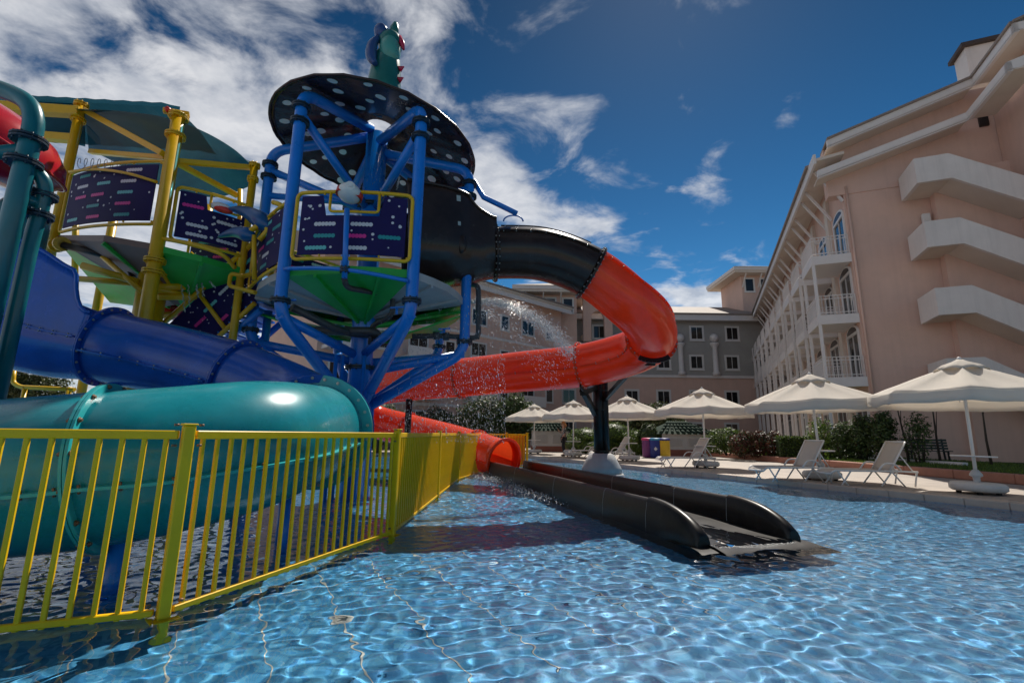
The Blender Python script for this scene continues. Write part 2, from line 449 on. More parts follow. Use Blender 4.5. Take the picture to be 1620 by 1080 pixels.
# floor inlets
mat('inlet_white', (.7, .7, .66), .4)
for px, py in ((537, 1019), (1098, 900)):
    c = PZ(px, py, -WD * .72); c.z = -WD
    mb = MB(); mb.lathe([(.0, .022), (.03, .022), (.03, .03), (.045, .03), (.045, .022), (.07, .02), (.085, .003), (.085, 0)], c)
    o = mb.build('pool_inlet', 'inlet_white'); o.cycles.is_caustics_receiver = True
    tag(o, 'white round floor inlet under water near the yellow fence' if px < 800 else 'white round floor inlet under water in front of the black trough', 'pool inlet', 'pool floor inlets')
# the water surface: a real sheet of small waves, fine near the camera
def wave_field(X, Y):
    r_ = np.random.RandomState(5); H = np.zeros_like(X)
    for lam, amp, n in ((1.6, .0019, 7), (.62, .0010, 12), (.20, .00088, 26), (.125, .00045, 26)):
        for _ in range(n):
            a = r_.uniform(0, 2 * pi); l = lam * r_.uniform(.75, 1.35); k = 2 * pi / l
            H += amp * .62 * np.sin(k * (cos(a) * X + sin(a) * Y) + r_.uniform(0, 6.28))
    # livelier where the slide empties into the pool
    d = np.exp(-(((X + .2) / 1.6) ** 2 + ((Y - 11.0) / 3.5) ** 2))
    return H * (1 + 1.4 * d)
def water_sheet():
    ys = [-4.0]
    while ys[-1] < 35:
        y = ys[-1]; ys.append(y + (.06 if y < 1.6 else .016 if y < 5.6 else .016 + .0075 * (y - 5.6)))
    ys = np.array(ys); nx = 780
    u = np.linspace(-1, 1, nx + 1)
    half = 3.9 + np.maximum(0, ys) * 1.12
    X = half[:, None] * u[None, :]; Y = np.repeat(ys[:, None], nx + 1, 1)
    Z = wave_field(X, Y)
    co = np.stack([X, Y, Z], -1).reshape(-1, 3)
    m_, n_ = X.shape
    i = np.arange(m_ - 1)[:, None] * n_ + np.arange(n_ - 1)[None, :]
    f = np.stack([i, i + 1, i + n_ + 1, i + n_], -1).reshape(-1, 4)
    me = bpy.data.meshes.new('pool_water')
    me.vertices.add(len(co)); me.vertices.foreach_set('co', co.ravel())
    me.loops.add(f.size); me.loops.foreach_set('vertex_index', f.ravel().astype(np.int32))
    me.polygons.add(len(f)); me.polygons.foreach_set('loop_start', (np.arange(len(f)) * 4).astype(np.int32))
    me.polygons.foreach_set('use_smooth', np.ones(len(f), dtype=bool))
    me.materials.append(MAT['water']); me.update(calc_edges=True); me.validate()
    o = bpy.data.objects.new('pool_water', me); COL.objects.link(o); return o
wo = water_sheet(); wo['kind'] = 'structure'
wo.cycles.is_caustics_caster = True
# ------------------------------------------------------------------ ground, deck, kerb, lawn
BIG = 900
def ground():
    mb = MB(); Q = [V((-BIG, -BIG, .03)), V((BIG, -BIG, .03)), V((BIG, BIG, .03)), V((-BIG, BIG, .03))]
    p = [V((q.x, q.y, .03)) for q in POOL]
    mb.add([Q[0], Q[1], p[1], p[0]], [(0, 1, 2, 3)])
    mb.add([Q[1], Q[2], p[3], p[2], p[1]], [(0, 1, 2, 3, 4)])
    mb.add([Q[2], Q[3], p[4], p[3]], [(0, 1, 2, 3)])
    mb.add([Q[3], Q[0], p[0], p[4]], [(0, 1, 2, 3)])
    mb.build('ground', 'ground_soil')['kind'] = 'structure'
ground()
K0, K1 = PZ(1180, 727, .1), PZ(1620, 767, .1)              # foot of the planter kerb
KD = (K1 - K0).normalized(); KN = V((-KD.y, KD.x, 0))
if KN.y < 0: KN = -KN
KA, KB = PZ(1120, 721, .1), K1 + KD * 12
def deck():
    mb = MB()
    p = [V((q.x, q.y, .1)) for q in POOL]; Q = [V((-70, -45, .1)), V((70, -45, .1)), V((70, 85, .1)), V((-70, 85, .1))]
    mb.add([Q[0], Q[1], p[1], p[0]], [(0, 1, 2, 3)]); mb.add([Q[1], Q[2], p[3], p[2], p[1]], [(0, 1, 2, 3, 4)]); mb.add([Q[2], Q[3], p[4], p[3]], [(0, 1, 2, 3)]); mb.add([Q[3], Q[0], p[0], p[4]], [(0, 1, 2, 3)])
    o = mb.build('pool_deck', 'deck_stone'); o['kind'] = 'structure'
    mb = MB()   # coping
    for a, b in ((EA, EB), (EB, FARL)):
        d = (b - a).normalized(); nn = V((d.y, -d.x, 0))
        n_ = int((b - a).length / .62)
        for i in range(n_):
            p, q = a.lerp(b, i / n_), a.lerp(b, (i + 1) / n_) - d * .006
            c = (p + q) / 2 + nn * .12
            mbi = MB(); mbi.bbox((c.x, c.y, .02), ((q - p).length, .32, .20), .012, Matrix((d, nn, V((0, 0, 1)))).transposed())
            mbi.build('coping_stone', 'coping', o)
    mb = MB()   # overflow grating slot behind the coping
    a, b = EA + EN * .36, EB + EN * .36
    n_ = 260
    for i in range(n_):
        c = a.lerp(b, (i + .5) / n_)
        mb.bar(c - EN * .06, c + EN * .06, .05, .012)
    for v_ in mb.v: v_.z += .107
    g_ = mb.build('overflow_grating', 'concrete', o); g_['kind'] = 'stuff'
deck()
# ------------------------------------------------------------------ the yellow pool fence
FPTS = [V((-4.9, 2.35, 0)), V((-2.26, 3.39, 0)), V((-1.41, 6.02, 0)), V((-1.39, 9.42, 0)), V((-1.37, 12.8, 0)), V((-.9, 15.4, 0))]
def fence(name, pts, label, top=1.19, panel_last=False, nb=None):
    root = thing(name, pts[0], label, 'fence')
    base = offset_of(root)
    bm_ = {}
    def baluster():
        mb = MB(); mb.bbox((0, 0, .57), (.028, .028, 1.14), .004)
        me = mb.build('baluster', 'fence_yellow'); d = me.data; bpy.data.objects.remove(me); return d
    bdat = baluster()
    for i, p in enumerate(pts):
        mb = MB(); d = pts[min(i + 1, len(pts) - 1)] - pts[max(i - 1, 0)]; d.normalize()
        R = Matrix((d, V((-d.y, d.x, 0)), V((0, 0, 1)))).transposed()
        mb.bbox(p + V((0, 0, .56)), (.074, .074, 1.34), .008, R)
        mb.bbox(p + V((0, 0, 1.236)), (.09, .09, .014), .004, R)
        mb.bbox(p + V((0, 0, -.04)), (.17, .17, .02), .003, R)
        mb.bbox(p + V((0, 0, -.23)), (.06, .06, .37), .003, R)
        post = mb.build('post', 'fence_yellow', root)
        bl = MB()
        for s_ in (-1, 1):
            for zz in (1.225, 1.085):
                bl.lathe([(0, .0), (.016, 0), (.016, .016), (0, .016)], p + d * s_ * .075 + V((0, 0, zz)), n=8)
            bl.lathe([(0, .0), (.016, 0), (.016, .016), (0, .016)], p + d * s_ * .09 + V((0, 0, .075)), n=8)
        bl.build('bolts', 'bolt_rust', post)['kind'] = 'stuff'
    for a, b in zip(pts, pts[1:]):
        d = (b - a).normalized(); ln = (b - a).length
        for zz, h, nm in ((1.165, .06, 'top_rail'), (.03, .04, 'bottom_rail')):
            mb = MB(); mb.bar(a + d * .055 + V((0, 0, zz)), b - d * .055 + V((0, 0, zz)), .04, h, bev=.006)
            mb.build(nm, 'fence_yellow', root)
        n_ = int(round(ln / .122))
        for k in range(1, n_):
            o = child('baluster', bdat, root, a.lerp(b, k / n_) - base, (0, 0, atan2(d.y, d.x)))
    return root
fence('pool_fence', FPTS, 'long bright yellow barred fence standing in the water beside the teal tube')
ga = [P(778, 686, 18.2), P(834, 686, 18.0)]
ga = [V((p.x, p.y, 0)) for p in ga]
fence('fence_panel', [ga[0] - V((1.6, -.3, 0)), ga[0] + V((.55, -.02, 0)), ga[1]], 'short yellow fence piece standing behind the red tube mouth')
bpy.data.objects['fence_panel']['category'] = 'fence'
o_ = bpy.data.objects['fence_panel']
# its end leaf is a closed orange-yellow sheet
mat('sheet_orange', (0.78, 0.33, 0.01), 0.4, var=.05, coat=.2)
mb = MB(); a, b = ga[0] + V((.62, -.02, 0)), ga[1] - V((.07, 0, 0)); mb.bar(a + V((0, .05, .6)), b + V((0, .05, .6)), .012, 1.05); mb.build('closed_panel', 'sheet_orange', o_)
# ------------------------------------------------------------------ slides
def path_samples(pts, n=10):
    """pts: (Vector, radius) -> list of (pos, tangent, up, side, r) along a spline; keeps the control index"""
    s_ = spline([(p.x, p.y, p.z, r) for p, r in pts], n); out = []
    k = len(s_)
    for i, q in enumerate(s_):
        a, b = V3(s_[max(i - 1, 0)]), V3(s_[min(i + 1, k - 1)])
        t, u, sd = frame_of(b - a); out.append((V3(q), t, u, sd, q[3]))
    return out
def ring(q, r, a): return q[0] + (q[2] * cos(a) + q[3] * sin(a)) * r
def tube_part(name, S, mname, root, n=44, th=.022, inner=None):
    mb = MB()
    outer = [[ring(q, q[4], 2 * pi * j / n) for j in range(n)] for q in S]
    inn = [[ring(q, q[4] - th, 2 * pi * j / n) for j in range(n)] for q in S]
    mb.grid(outer, 0, True, True)
    if mname not in ('slide_red', 'slide_teal'): mb.grid(inn, 0, True, True); mb.grid([outer[0], inn[0]], 0, False, True); mb.grid([outer[-1], inn[-1]], 0, False, True)
    return mb.build(name, mname, root)
def flange_part(q, mname, root, dr=.075, th=.045, nb=22, bolts='bolt_steel', two=True):
    mb = MB(); r = q[4]
    for s_ in ((-1, 1) if two else (1,)):
        mb.lathe([(r - .015, s_ * .003), (r + dr, s_ * .003), (r + dr, s_ * th / 2 * .9), (r + dr - .006, s_ * th / 2), (r - .015, s_ * th / 2)], q[0], q[1], 44, 0, False)
    f = mb.build('flange', mname, root)
    bl = MB()
    for k in range(nb):
        a = 2 * pi * (k + .5) / nb; c = ring(q, r + dr * .55, a)
        bl.tube([c - q[1] * (th * .5 + .022), c + q[1] * (th * .5 + .022)], .012, 6)
        for s_ in (-1, 1): bl.tube([c + q[1] * s_ * (th * .5), c + q[1] * s_ * (th * .5 + .01)], .021, 6)
    bl.build('bolt_ring', bolts, f)['kind'] = 'stuff'
    return f
def seam_part(S, ang, mname, root, h=.055, bolts='bolt_steel', step=3):
    mb = MB(); rows = []
    for q in S:
        e = (q[2] * cos(ang) + q[3] * sin(ang)); tv = (-q[2] * sin(ang) + q[3] * cos(ang))
        a, b = q[0] + e * (q[4] - .005), q[0] + e * (q[4] + h)
        rows.append([a - tv * .012, b - tv * .012, b + tv * .012, a + tv * .012])
    mb.grid(rows, 0, False, True); mb.add(rows[0], [(0, 1, 2, 3)]); mb.add(rows[-1], [(3, 2, 1, 0)])
    sm = mb.build('seam_rib', mname, root)
    bl = MB()
    for i in range(1, len(S) - 1, step):
        q = S[i]; e = (q[2] * cos(ang) + q[3] * sin(ang)); tv = (-q[2] * sin(ang) + q[3] * cos(ang)); c = q[0] + e * (q[4] + h * .6)
        bl.tube([c - tv * .032, c + tv * .032], .011, 6)
    if bl.v: bl.build('seam_bolts', bolts, sm)['kind'] = 'stuff'
    return sm
def trough_part(name, S, mname, root, h0, h1, n=24, th=.025, shape=None, far=1.0):
    """U-shaped open start: walls h above the axis, falling from h0 to h1 along the samples"""
    mb = MB(); O, I = [], []
    k = len(S)
    for i, q in enumerate(S):
        t = i / (k - 1); f = shape(t) if shape else t
        h = h0 + (h1 - h0) * f
        for rows, r in ((O, q[4]), (I, q[4] - th)):
            row = []
            for j in range(9): row.append(q[0] + q[3] * r + q[2] * (h * far * (1 - j / 8)))
            for j in range(1, n): 
                a = pi / 2 + pi * j / n; row.append(ring(q, r, a))
            for j in range(9): row.append(q[0] - q[3] * r + q[2] * (h * (j / 8)))
            rows.append(row)
    mb.grid(O); mb.grid(I)
    for idx in (0, -1): mb.grid([[r[idx] for r in O], [r[idx] for r in I]], 0, False)
    for e in (0, -1): mb.grid([O[e], I[e]], 0, False)
    o = mb.build(name, mname, root)
    # rolled rim along both top edges
    rim = MB()
    for idx in (0, -1): rim.tube([r[idx] for r in O], .03, 8)
    rim.build('rim', mname, o)
    return o
# --- blue start, blue tube, teal tube
NB = 12
bp = [(P(-330, 430, 6.9), .76), (P(-150, 462, 7.1), .75), (P(0, 503, 7.3), .72), (P(95, 532, 7.45), .66), (P(172, 548, 7.5), .57), (P(280, 572, 7.6), .57), (P(375, 598, 7.6), .57), (P(455, 632, 7.45), .57), (P(502, 662, 6.95), .58), (P(500, 682, 6.25), .60)]
SB = path_samples(bp, NB)
blue_root = thing('tube_slide', V((-2.6, 6.2, 0)), 'deep blue slide that turns into the wide teal tube behind the yellow fence', 'water slide')
trough_part('entry_trough', SB[0:4 * NB + 1], 'slide_blue', blue_root, 1.3, .42, far=.5, shape=lambda t: 0.62 * max(0, t - .35) if t < .89 else .335 + .665 * (1 - (1 - min(1, (t - .89) / .10)) ** 2))
tube_part('tube_section', SB[4 * NB:6 * NB + 1], 'slide_blue', blue_root)
tube_part('tube_section', SB[6 * NB:], 'slide_blue', blue_root)
for i in (4, 6): flange_part(SB[i * NB], 'slide_blue', blue_root)
seam_part(SB[NB:4 * NB], -pi / 2 + .05, 'slide_blue', blue_root)
seam_part(SB[4 * NB:6 * NB], -pi / 2 - .25, 'slide_blue', blue_root)
q = list(SB[-1]); q[4] = .64; flange_part((q[0] + q[1] * -.07, q[1], q[2], q[3], .64), 'slide_blue', blue_root, dr=.09, two=False)
# moulded hollow beside the start, its shade put in as a black bulge
q = SB[2 * NB + 4]
mb = MB(); c = q[0] - q[3] * (q[4] - .03) + q[2] * -.1
mb.ball(c, .2, 14, 0, (.35, .35, 1.0)); mb.build('dark_hollow', 'slide_black', blue_root)
tp = [(P(500, 682, 6.25), .60), (P(462, 690, 5.5), .61), (P(395, 704, 4.72), .62), (P(260, 727, 4.2), .62), (P(175, 737, 4.05), .62), (P(80, 747, 3.97), .62), (P(-40, 756, 4.0), .62), (P(-200, 765, 4.25), .62), (P(-420, 765, 5.2), .62)]
ST = path_samples(tp, 14); NT = 14
for a, b in ((0, 4), (4, 8)):
    tube_part('tube_section', ST[a * NT:b * NT + 1], 'slide_teal', blue_root, 56)
    seam_part(ST[a * NT + 1:b * NT], -pi / 2 - .28 if False else pi / 2 + .2, 'slide_teal_rim', blue_root, .05, 'bolt_rust', 5)
    seam_part(ST[a * NT + 1:b * NT], -pi / 2 - .2, 'slide_teal_rim', blue_root, .05, 'bolt_rust', 5)
flange_part(ST[4 * NT], 'slide_teal_rim', blue_root, .06, .05, 16, 'bolt_rust')
flange_part((ST[0][0] + ST[0][1] * .02, ST[0][1], ST[0][2], ST[0][3], .60), 'slide_teal_rim', blue_root, .13, .05, 24, two=True)
# struts that carry it out of the water
for i in (14, 50, 78):
    mb = MB(); q = ST[i]; b_ = V((q[0].x, q[0].y, -WD)); mb.tube([b_, q[0] - V((0, 0, q[4] - .03))], .07, 10); mb.lathe([(.16, -WD), (.16, -WD + .03), (.07, -WD + .05)], V((b_.x, b_.y, 0))); mb.build('strut', 'tower_blue', blue_root)
for i in (50, 75):
    mb = MB(); q = SB[i]; b_ = V((q[0].x, q[0].y, -WD)); mb.tube([b_, q[0] - V((0, 0, q[4] - .03))], .08, 10); mb.build('strut', 'tower_blue', blue_root)
# --- black and red slide
rp = [(P(640, 395, 9.3), .80), (P(690, 398, 9.5), .78), (P(735, 402, 9.75), .68), (P(783, 400, 9.9), .575), (P(862, 404, 10.0), .575), (P(935, 432, 10.1), .575), (P(992, 476, 10.25), .575), (P(1024, 509, 10.7), .575), (P(1030, 536, 11.4), .575), (P(998, 558, 12.1), .575), (P(920, 578, 12.7), .575), (P(820, 588, 13.5), .575), (P(730, 597, 14.2), .575), (P(650, 604, 14.8), .575), (P(590, 615, 15.5), .575), (P(560, 637, 16.6), .575), (P(590, 664, 17.4), .575), (P(645, 680, 17.2), .575), (P(705, 696, 16.4), .575), (P(753, 711, 15.5), .575), (P(797, 727, 14.5), .575)]
SR = path_samples(rp, NB)
red_root = thing('tube_slide', V((0.0, 12, 0)), 'black and red tube slide curving down to a mouth at the black trough', 'water slide')
trough_part('entry_trough', SR[0:3 * NB + 1], 'slide_black', red_root, 1.15, .56, shape=lambda t: .25 * t if t < .72 else .18 + .82 * min(1, ((t - .72) / .26)) ** .8)
cuts = [3, 5, 8, 10, 12, 15, 17, 19, 20]
for a, b in zip(cuts, cuts[1:]):
    m_ = 'slide_black' if b <= 5 else 'slide_red'
    tube_part('tube_section', SR[a * NB:b * NB + 1], m_, red_root)
    seam_part(SR[a * NB + 1:b * NB], pi / 2 + .2, m_, red_root, .045)
    seam_part(SR[a * NB + 1:b * NB], -pi / 2 + (.55 if b <= 8 else -.2), m_, red_root, .045)
for i in cuts[:-1]:
    flange_part(SR[i * NB], 'slide_black' if i <= 5 else 'slide_red', red_root, .07, .05, 26)
seam_part(SR[3 * NB + 2:5 * NB - 2], 0, 'slide_black', red_root, .09, step=3)
# flared mouth
q = SR[-1]
mb = MB(); mb.lathe([(.553, -.25), (.553, .03), (.57, .05), (.66, .05), (.66, .02), (.60, .0), (.58, -.2)], q[0], q[1], 48)
mb.build('mouth_ring', 'slide_red', red_root)
# moulded hand-hole hollow and small stickers on the black start
q = SR[NB + 6]; mb = MB(); mb.ball(q[0] - q[3] * (q[4] - .03) - q[2] * .05, .2, 14, 0, (.5, .35, 1.05)); mb.build('dark_hollow', 'slide_black', red_root)
mat('sticker', (.35, .42, .42), .4)
for dz, w_ in ((.9, .09), (.36, .06)):
    c = q[0] - q[3] * (q[4] + .012) + q[2] * dz - q[1] * .05
    mb = MB(); mb.bar(c - q[1] * w_ * .5, c + q[1] * w_ * .5, .006, w_ * 1.4, q[2]); mb.build('sticker', 'sticker', red_root)
# carriers under the slide behind the fence
for i in (13 * NB, 18 * NB):
    q = SR[i]; mb = MB(); b_ = V((q[0].x, q[0].y - .1, -WD)); mb.tube([b_, V((b_.x, b_.y, q[0].z - .5))], .1, 12); mb.build('carrier_post', 'black_steel', red_root)
# --- black support post with arms, on a cone of concrete
sp = V((2.57, 13.8, 0))
sup = thing('slide_support', sp, 'black steel slide support post on a white concrete cone in the pool', 'support post')
mb = MB(); mb.lathe([(0, .69), (.26, .69), (.34, .66), (.44, .5), (.54, .3), (.565, .22), (.55, .2), (.555, .12)], sp, n=32); mb.build('concrete_cone', 'concrete', sup)
mb = MB(); mb.lathe([(.62, -WD), (.62, .1), (.6, .14), (.3, .15)], sp, n=32); mb.build('plinth', 'concrete', sup)
mb = MB()
mb.tube([sp + V((-.06, 0, .6)), sp + V((-.06, 0, 3.42))], .14, 16); mb.tube([sp + V((.13, .02, .6)), sp + V((.13, .02, 3.38))], .115, 16)
for z in (.75, 1.9, 2.45, 3.35): mb.lathe([(.24, z - .02), (.24, z + .02)], sp, n=20)
mb.build('post', 'black_steel', sup)
qt = SR[8 * NB - 2]; tgt = qt[0] - V((0, 0, .62)); ql = SR[10 * NB]; tgl = ql[0] - V((0, 0, .62))
mb = MB(); a = sp + V((.1, -.05, 3.28)); mb.bar(a, tgt + V((.0, 0, -.02)), .13, .16); mb.bar(sp + V((.12, -.05, 2.2)), a.lerp(tgt, .75), .1, .12); mb.build('arm', 'black_steel', sup)
mb = MB(); a = sp + V((-.1, -.05, 2.55)); e = tgl + V((0, 0, -.12)); mb.bar(a, e, .12, .14); mb.bar(sp + V((-.12, 0, 1.75)), e + V((0, 0, .1)), .13, .15); mb.build('arm', 'black_steel', sup)
for qq in (qt, ql):
    mb = MB()
    for k in range(9):
        a0 = pi - .55 + 1.1 * k / 9; a1 = pi - .55 + 1.1 * (k + 1) / 9
        mb.bar(ring(qq, .665, a0), ring(qq, .665, a1), .12, .035, qq[1])
    mb.build('cradle', 'black_steel', sup)
# ------------------------------------------------------------------ black run-out trough
def runout():
    A0 = V((-.82, 14.75, 0)); A1 = V((2.02, 5.41, 0)); d = (A1 - A0).normalized(); s_ = V((-d.y, d.x, 0))
    if s_.x < 0: s_ = -s_
    Wd = 1.42; ln = (A1 - A0).length
    root = thing('runout_trough', A0, 'long black run-out trough lying in the pool below the red tube', 'slide trough')
    def wall(off, sgn, name):
        def prof(x):                         # height of the wall top along the run
            e = ln - x
            return .40 if e > 1.0 else .40 * sqrt(max(0.0, 1 - ((1.0 - e) / 1.04) ** 2)) + .02
        xs = [0] + [ln * k / 12 for k in range(1, 11)] + [ln - 1.15 + 1.13 * k / 14 for k in range(15)]
        cuts_ = [0, 3.1, 5.6, 7.6, ln - 1.0, ln]
        for a, b in zip(cuts_, cuts_[1:]):
            n_ = 12; rows = []
            for k in range(n_ + 1):
                x = a + (b - a - .003) * k / n_; h = prof(x); c = A0 + d * x + s_ * off
                hb = -WD
                rows.append([c + s_ * (-sgn * .10) + V((0, 0, hb)), c + s_ * (-sgn * .085) + V((0, 0, h * .5)), c + s_ * (-sgn * .055) + V((0, 0, h * .9)), c + s_ * (-sgn * .03) + V((0, 0, h)), c + s_ * (sgn * .03) + V((0, 0, h)), c + s_ * (sgn * .06) + V((0, 0, h * .92)), c + s_ * (sgn * .075) + V((0, 0, h * .5)), c + s_ * (sgn * .09) + V((0, 0, hb))])
            mb = MB(); mb.grid(rows, 0, True, True)
            if b == ln: mb.add(rows[-1], [tuple(reversed(range(8)))])
            mb.build(name, 'trough_black', root)
            if b < ln:
                mb = MB(); x = b - .0015; c = A0 + d * x + s_ * off; h = prof(x)
                pr = [c + s_ * (-sgn * .089) + V((0, 0, 0)), c + s_ * (-sgn * .088) + V((0, 0, h * .5)), c + s_ * (-sgn * .058) + V((0, 0, h * .9)), c + s_ * (-sgn * .03) + V((0, 0, h + .004)), c + s_ * (sgn * .03) + V((0, 0, h + .004)), c + s_ * (sgn * .063) + V((0, 0, h * .92)), c + s_ * (sgn * .078) + V((0, 0, h * .5)), c + s_ * (sgn * .086)]
                mb.prism([p - d * .002 for p in pr], d * .005); mb.build('joint_strip', 'concrete', root)
    wall(.09, 1, 'side_wall'); wall(Wd - .09, -1, 'side_wall')
    rows = []
    for x, z in ((0, .16), (2, .14), (5, .11), (ln - 1.2, .075), (ln - .5, .05), (ln - .1, .035), (ln + .1, .02), (ln + .25, -.01), (ln + .4, -.1)):
        c = A0 + d * x; rows.append([c + s_ * (.14 + (Wd - .28) * j / 8) + V((0, 0, z + .02 * abs(j - 4) / 4)) for j in range(9)])
    mb = MB(); mb.grid(rows); mb.build('trough_floor', 'trough_black', root, fix=False)
    # end lip, spread out under the water line
    rows = []
    for x, z, e in ((ln - .5, -.03, .0), (ln - .1, .028, .0), (ln + .1, .016, .03), (ln + .25, -.012, .06), (ln + .4, -.11, .08)):
        c = A0 + d * x; rows.append([c + s_ * (-.05 - e + (Wd + .1 + 2 * e) * j / 10) + V((0, 0, z)) for j in range(11)])
    mb = MB(); mb.grid(rows); mb.build('end_lip', 'trough_black', root, fix=False)
    # water running out of it
    rows = []; rr = random.Random(3)
    for i in range(90):
        x = ln * .2 + (ln * .8 + .1) * i / 89; c = A0 + d * x
        z0 = .18 if x < 4 else .18 - .135 * (x - 4) / (ln - 4)
        f_ = max(0, (x - ln + 1.2)) * .006
        rows.append([c + s_ * (.18 + (Wd - .36) * j / 30) + V((0, 0, z0 + .004 * noise.noise(V((x * 2, j * .4, 0))) + (.005 + f_) * noise.noise(V((x * 7, j * .9, 3))))) for j in range(31)])
    mb = MB(); mb.grid(rows); o = mb.build('running_water', 'water', root, fix=False)
runout()
# ------------------------------------------------------------------ the blue play tower
def ring_at(mb, c, axis, r, h=.03, n=18):
    mb.lathe([(r * .6, -h), (r, -h), (r, h), (r * .6, h)], c, axis, n)
def post_flange(c, axis, r, m_, root, nb=8):
    """a pair of bolted plates round a post"""
    axis = V(axis).normalized(); t, u, sd = frame_of(axis); mb = MB()
    for o in (-.022, .022): mb.lathe([(r * .5, o - .014), (r, o - .014), (r, o + .014), (r * .5, o + .014)], c, axis, 18, smooth=False)
    for k in range(nb):
        a = 2 * pi * k / nb; p = V(c) + (u * cos(a) + sd * sin(a)) * r * .84; mb.tube([p - axis * .06, p + axis * .06], .014, 5)
    return mb.build('post_flange', m_, root)
mat('flange_dark', (0.012, 0.03, 0.05), 0.4, var=.2)
TC = V((-3.02, 9.4, 0))
tower = thing('play_tower', TC, 'blue steel water play tower with a black polka-dot roof', 'play tower')
mb = MB(); mb.tube([TC + V((0, 0, -WD)), TC + V((0, 0, 7.6))], .225, 24); mb.lathe([(.42, -WD), (.42, -WD + .06), (.23, -WD + .08)], TC); mb.build('column', 'tower_blue', tower)
for z in (2.45, 5.9): post_flange(TC + V((0, 0, z)), (0, 0, 1), .3, 'flange_dark', tower, 12)
POSTS = {'A': (V((-3.90, 7.7, 0)), 7.42, 3.12), 'B': (V((-1.70, 7.72, 0)), 7.15, 3.15), 'C': (V((-5.36, 9.5, 0)), 7.35, 3.0), 'D': (V((-.97, 9.5, 0)), 6.95, 2.8), 'E': (V((-4.2, 11.25, 0)), 7.2, 3.0), 'F': (V((-1.75, 11.2, 0)), 7.0, 3.0)}
for k, (b_, zt, zb) in POSTS.items():
    d = (b_ - TC).normalized()
    pts = round_corners([TC + d * .2 + V((0, 0, zt + .22)), V((b_.x, b_.y, zt - .1)), V((b_.x, b_.y, zb)), TC + d * .25 + V((0, 0, 1.72))], .32, 7)
    mb = MB(); mb.tube(pts, .105, 16); mb.build('post', 'tower_blue', tower)
    mb = MB(); mb.tube([V((b_.x, b_.y, zt - .55)), TC + d * .2 + V((0, 0, 5.85))], .085, 12); mb.build('brace', 'tower_blue', tower)
    mb = MB(); mb.tube([V((b_.x, b_.y, zb - .02)), TC + d * .2 + V((0, 0, zb - .42))], .085, 12); mb.build('beam', 'tower_blue', tower)
    if k in 'CDEF':
        mb = MB(); mb.tube([V((b_.x, b_.y, 6.2)), TC + d * .2 + V((0, 0, 6.0))], .07, 12); mb.build('beam', 'tower_blue', tower)
    for z in (zt - .42, zt - .72, zb + .22): post_flange(V((b_.x, b_.y, z)), (0, 0, 1), .165, 'flange_dark', tower)
# thin standpipes beside the column
for px, y in ((529, 9.0), (540, 9.1), (574, 9.1), (592, 9.6)):
    p = P(px, 600, y); mb = MB(); mb.tube([V((p.x, p.y, -WD)), V((p.x, p.y, 2.65))], .04, 8); mb.build('standpipe', 'tower_blue', tower)
# --- polka-dot roof
CT = V((-3.02, 9.45, 7.30)); tilt = Matrix.Rotation(radians(5.5), 3, 'Y') @ Matrix.Rotation(radians(-2.0), 3, 'X')
def roof_pt(r, a, dz=0):
    z = .62 * (1 - (r / 2.15) ** 1.1) - .02 + dz
    rip = .012 * cos(24 * a) * (r / 2.15)
    return CT + tilt @ V((r * cos(a), r * sin(a), z + rip))
mb = MB(); ra = [.34, .7, 1.0, 1.3, 1.6, 1.85, 2.05, 2.15]
n_ = 96
up_ = [[roof_pt(r, 2 * pi * j / n_) for j in range(n_)] for r in ra]; dn_ = [[roof_pt(r, 2 * pi * j / n_, -.02) for j in range(n_)] for r in ra]
mb.grid(up_, 0, True, True); mb.grid(dn_, 0, True, True); mb.grid([up_[-1], dn_[-1]], 0, False, True); mb.grid([up_[0], dn_[0]], 0, False, True)
mat('roof_black', (0.030, 0.013, 0.012), 0.25, var=.3, vscale=1.5, spec=.35)
roof = mb.build('polka_roof', 'roof_black', tower)
rim = MB(); rim.tube([roof_pt(2.15, 2 * pi * j / 72, -.01) for j in range(72)], .028, 8, closed=True); rim.build('rim', 'roof_black', roof)
mat('dot_white', (0.85, 0.85, 0.84), 0.5)
rr = random.Random(11)
for r, cnt, ph in ((.82, 7, .2), (1.2, 11, .5), (1.58, 14, .1), (1.92, 17, .33)):
    for k in range(cnt):
        a = 2 * pi * (k + ph + rr.uniform(-.18, .18)) / cnt; r_ = r + rr.uniform(-.06, .06); s_ = rr.uniform(.075, .105)
        mb = MB(); mb.add([roof_pt(r_ + s_ * cos(t), a + s_ * sin(t) / r_, -.026) for t in [2 * pi * q / 14 for q in range(14)]], [tuple(reversed(range(14)))]); mb.build('polka_dot', 'dot_white', roof, fix=False)
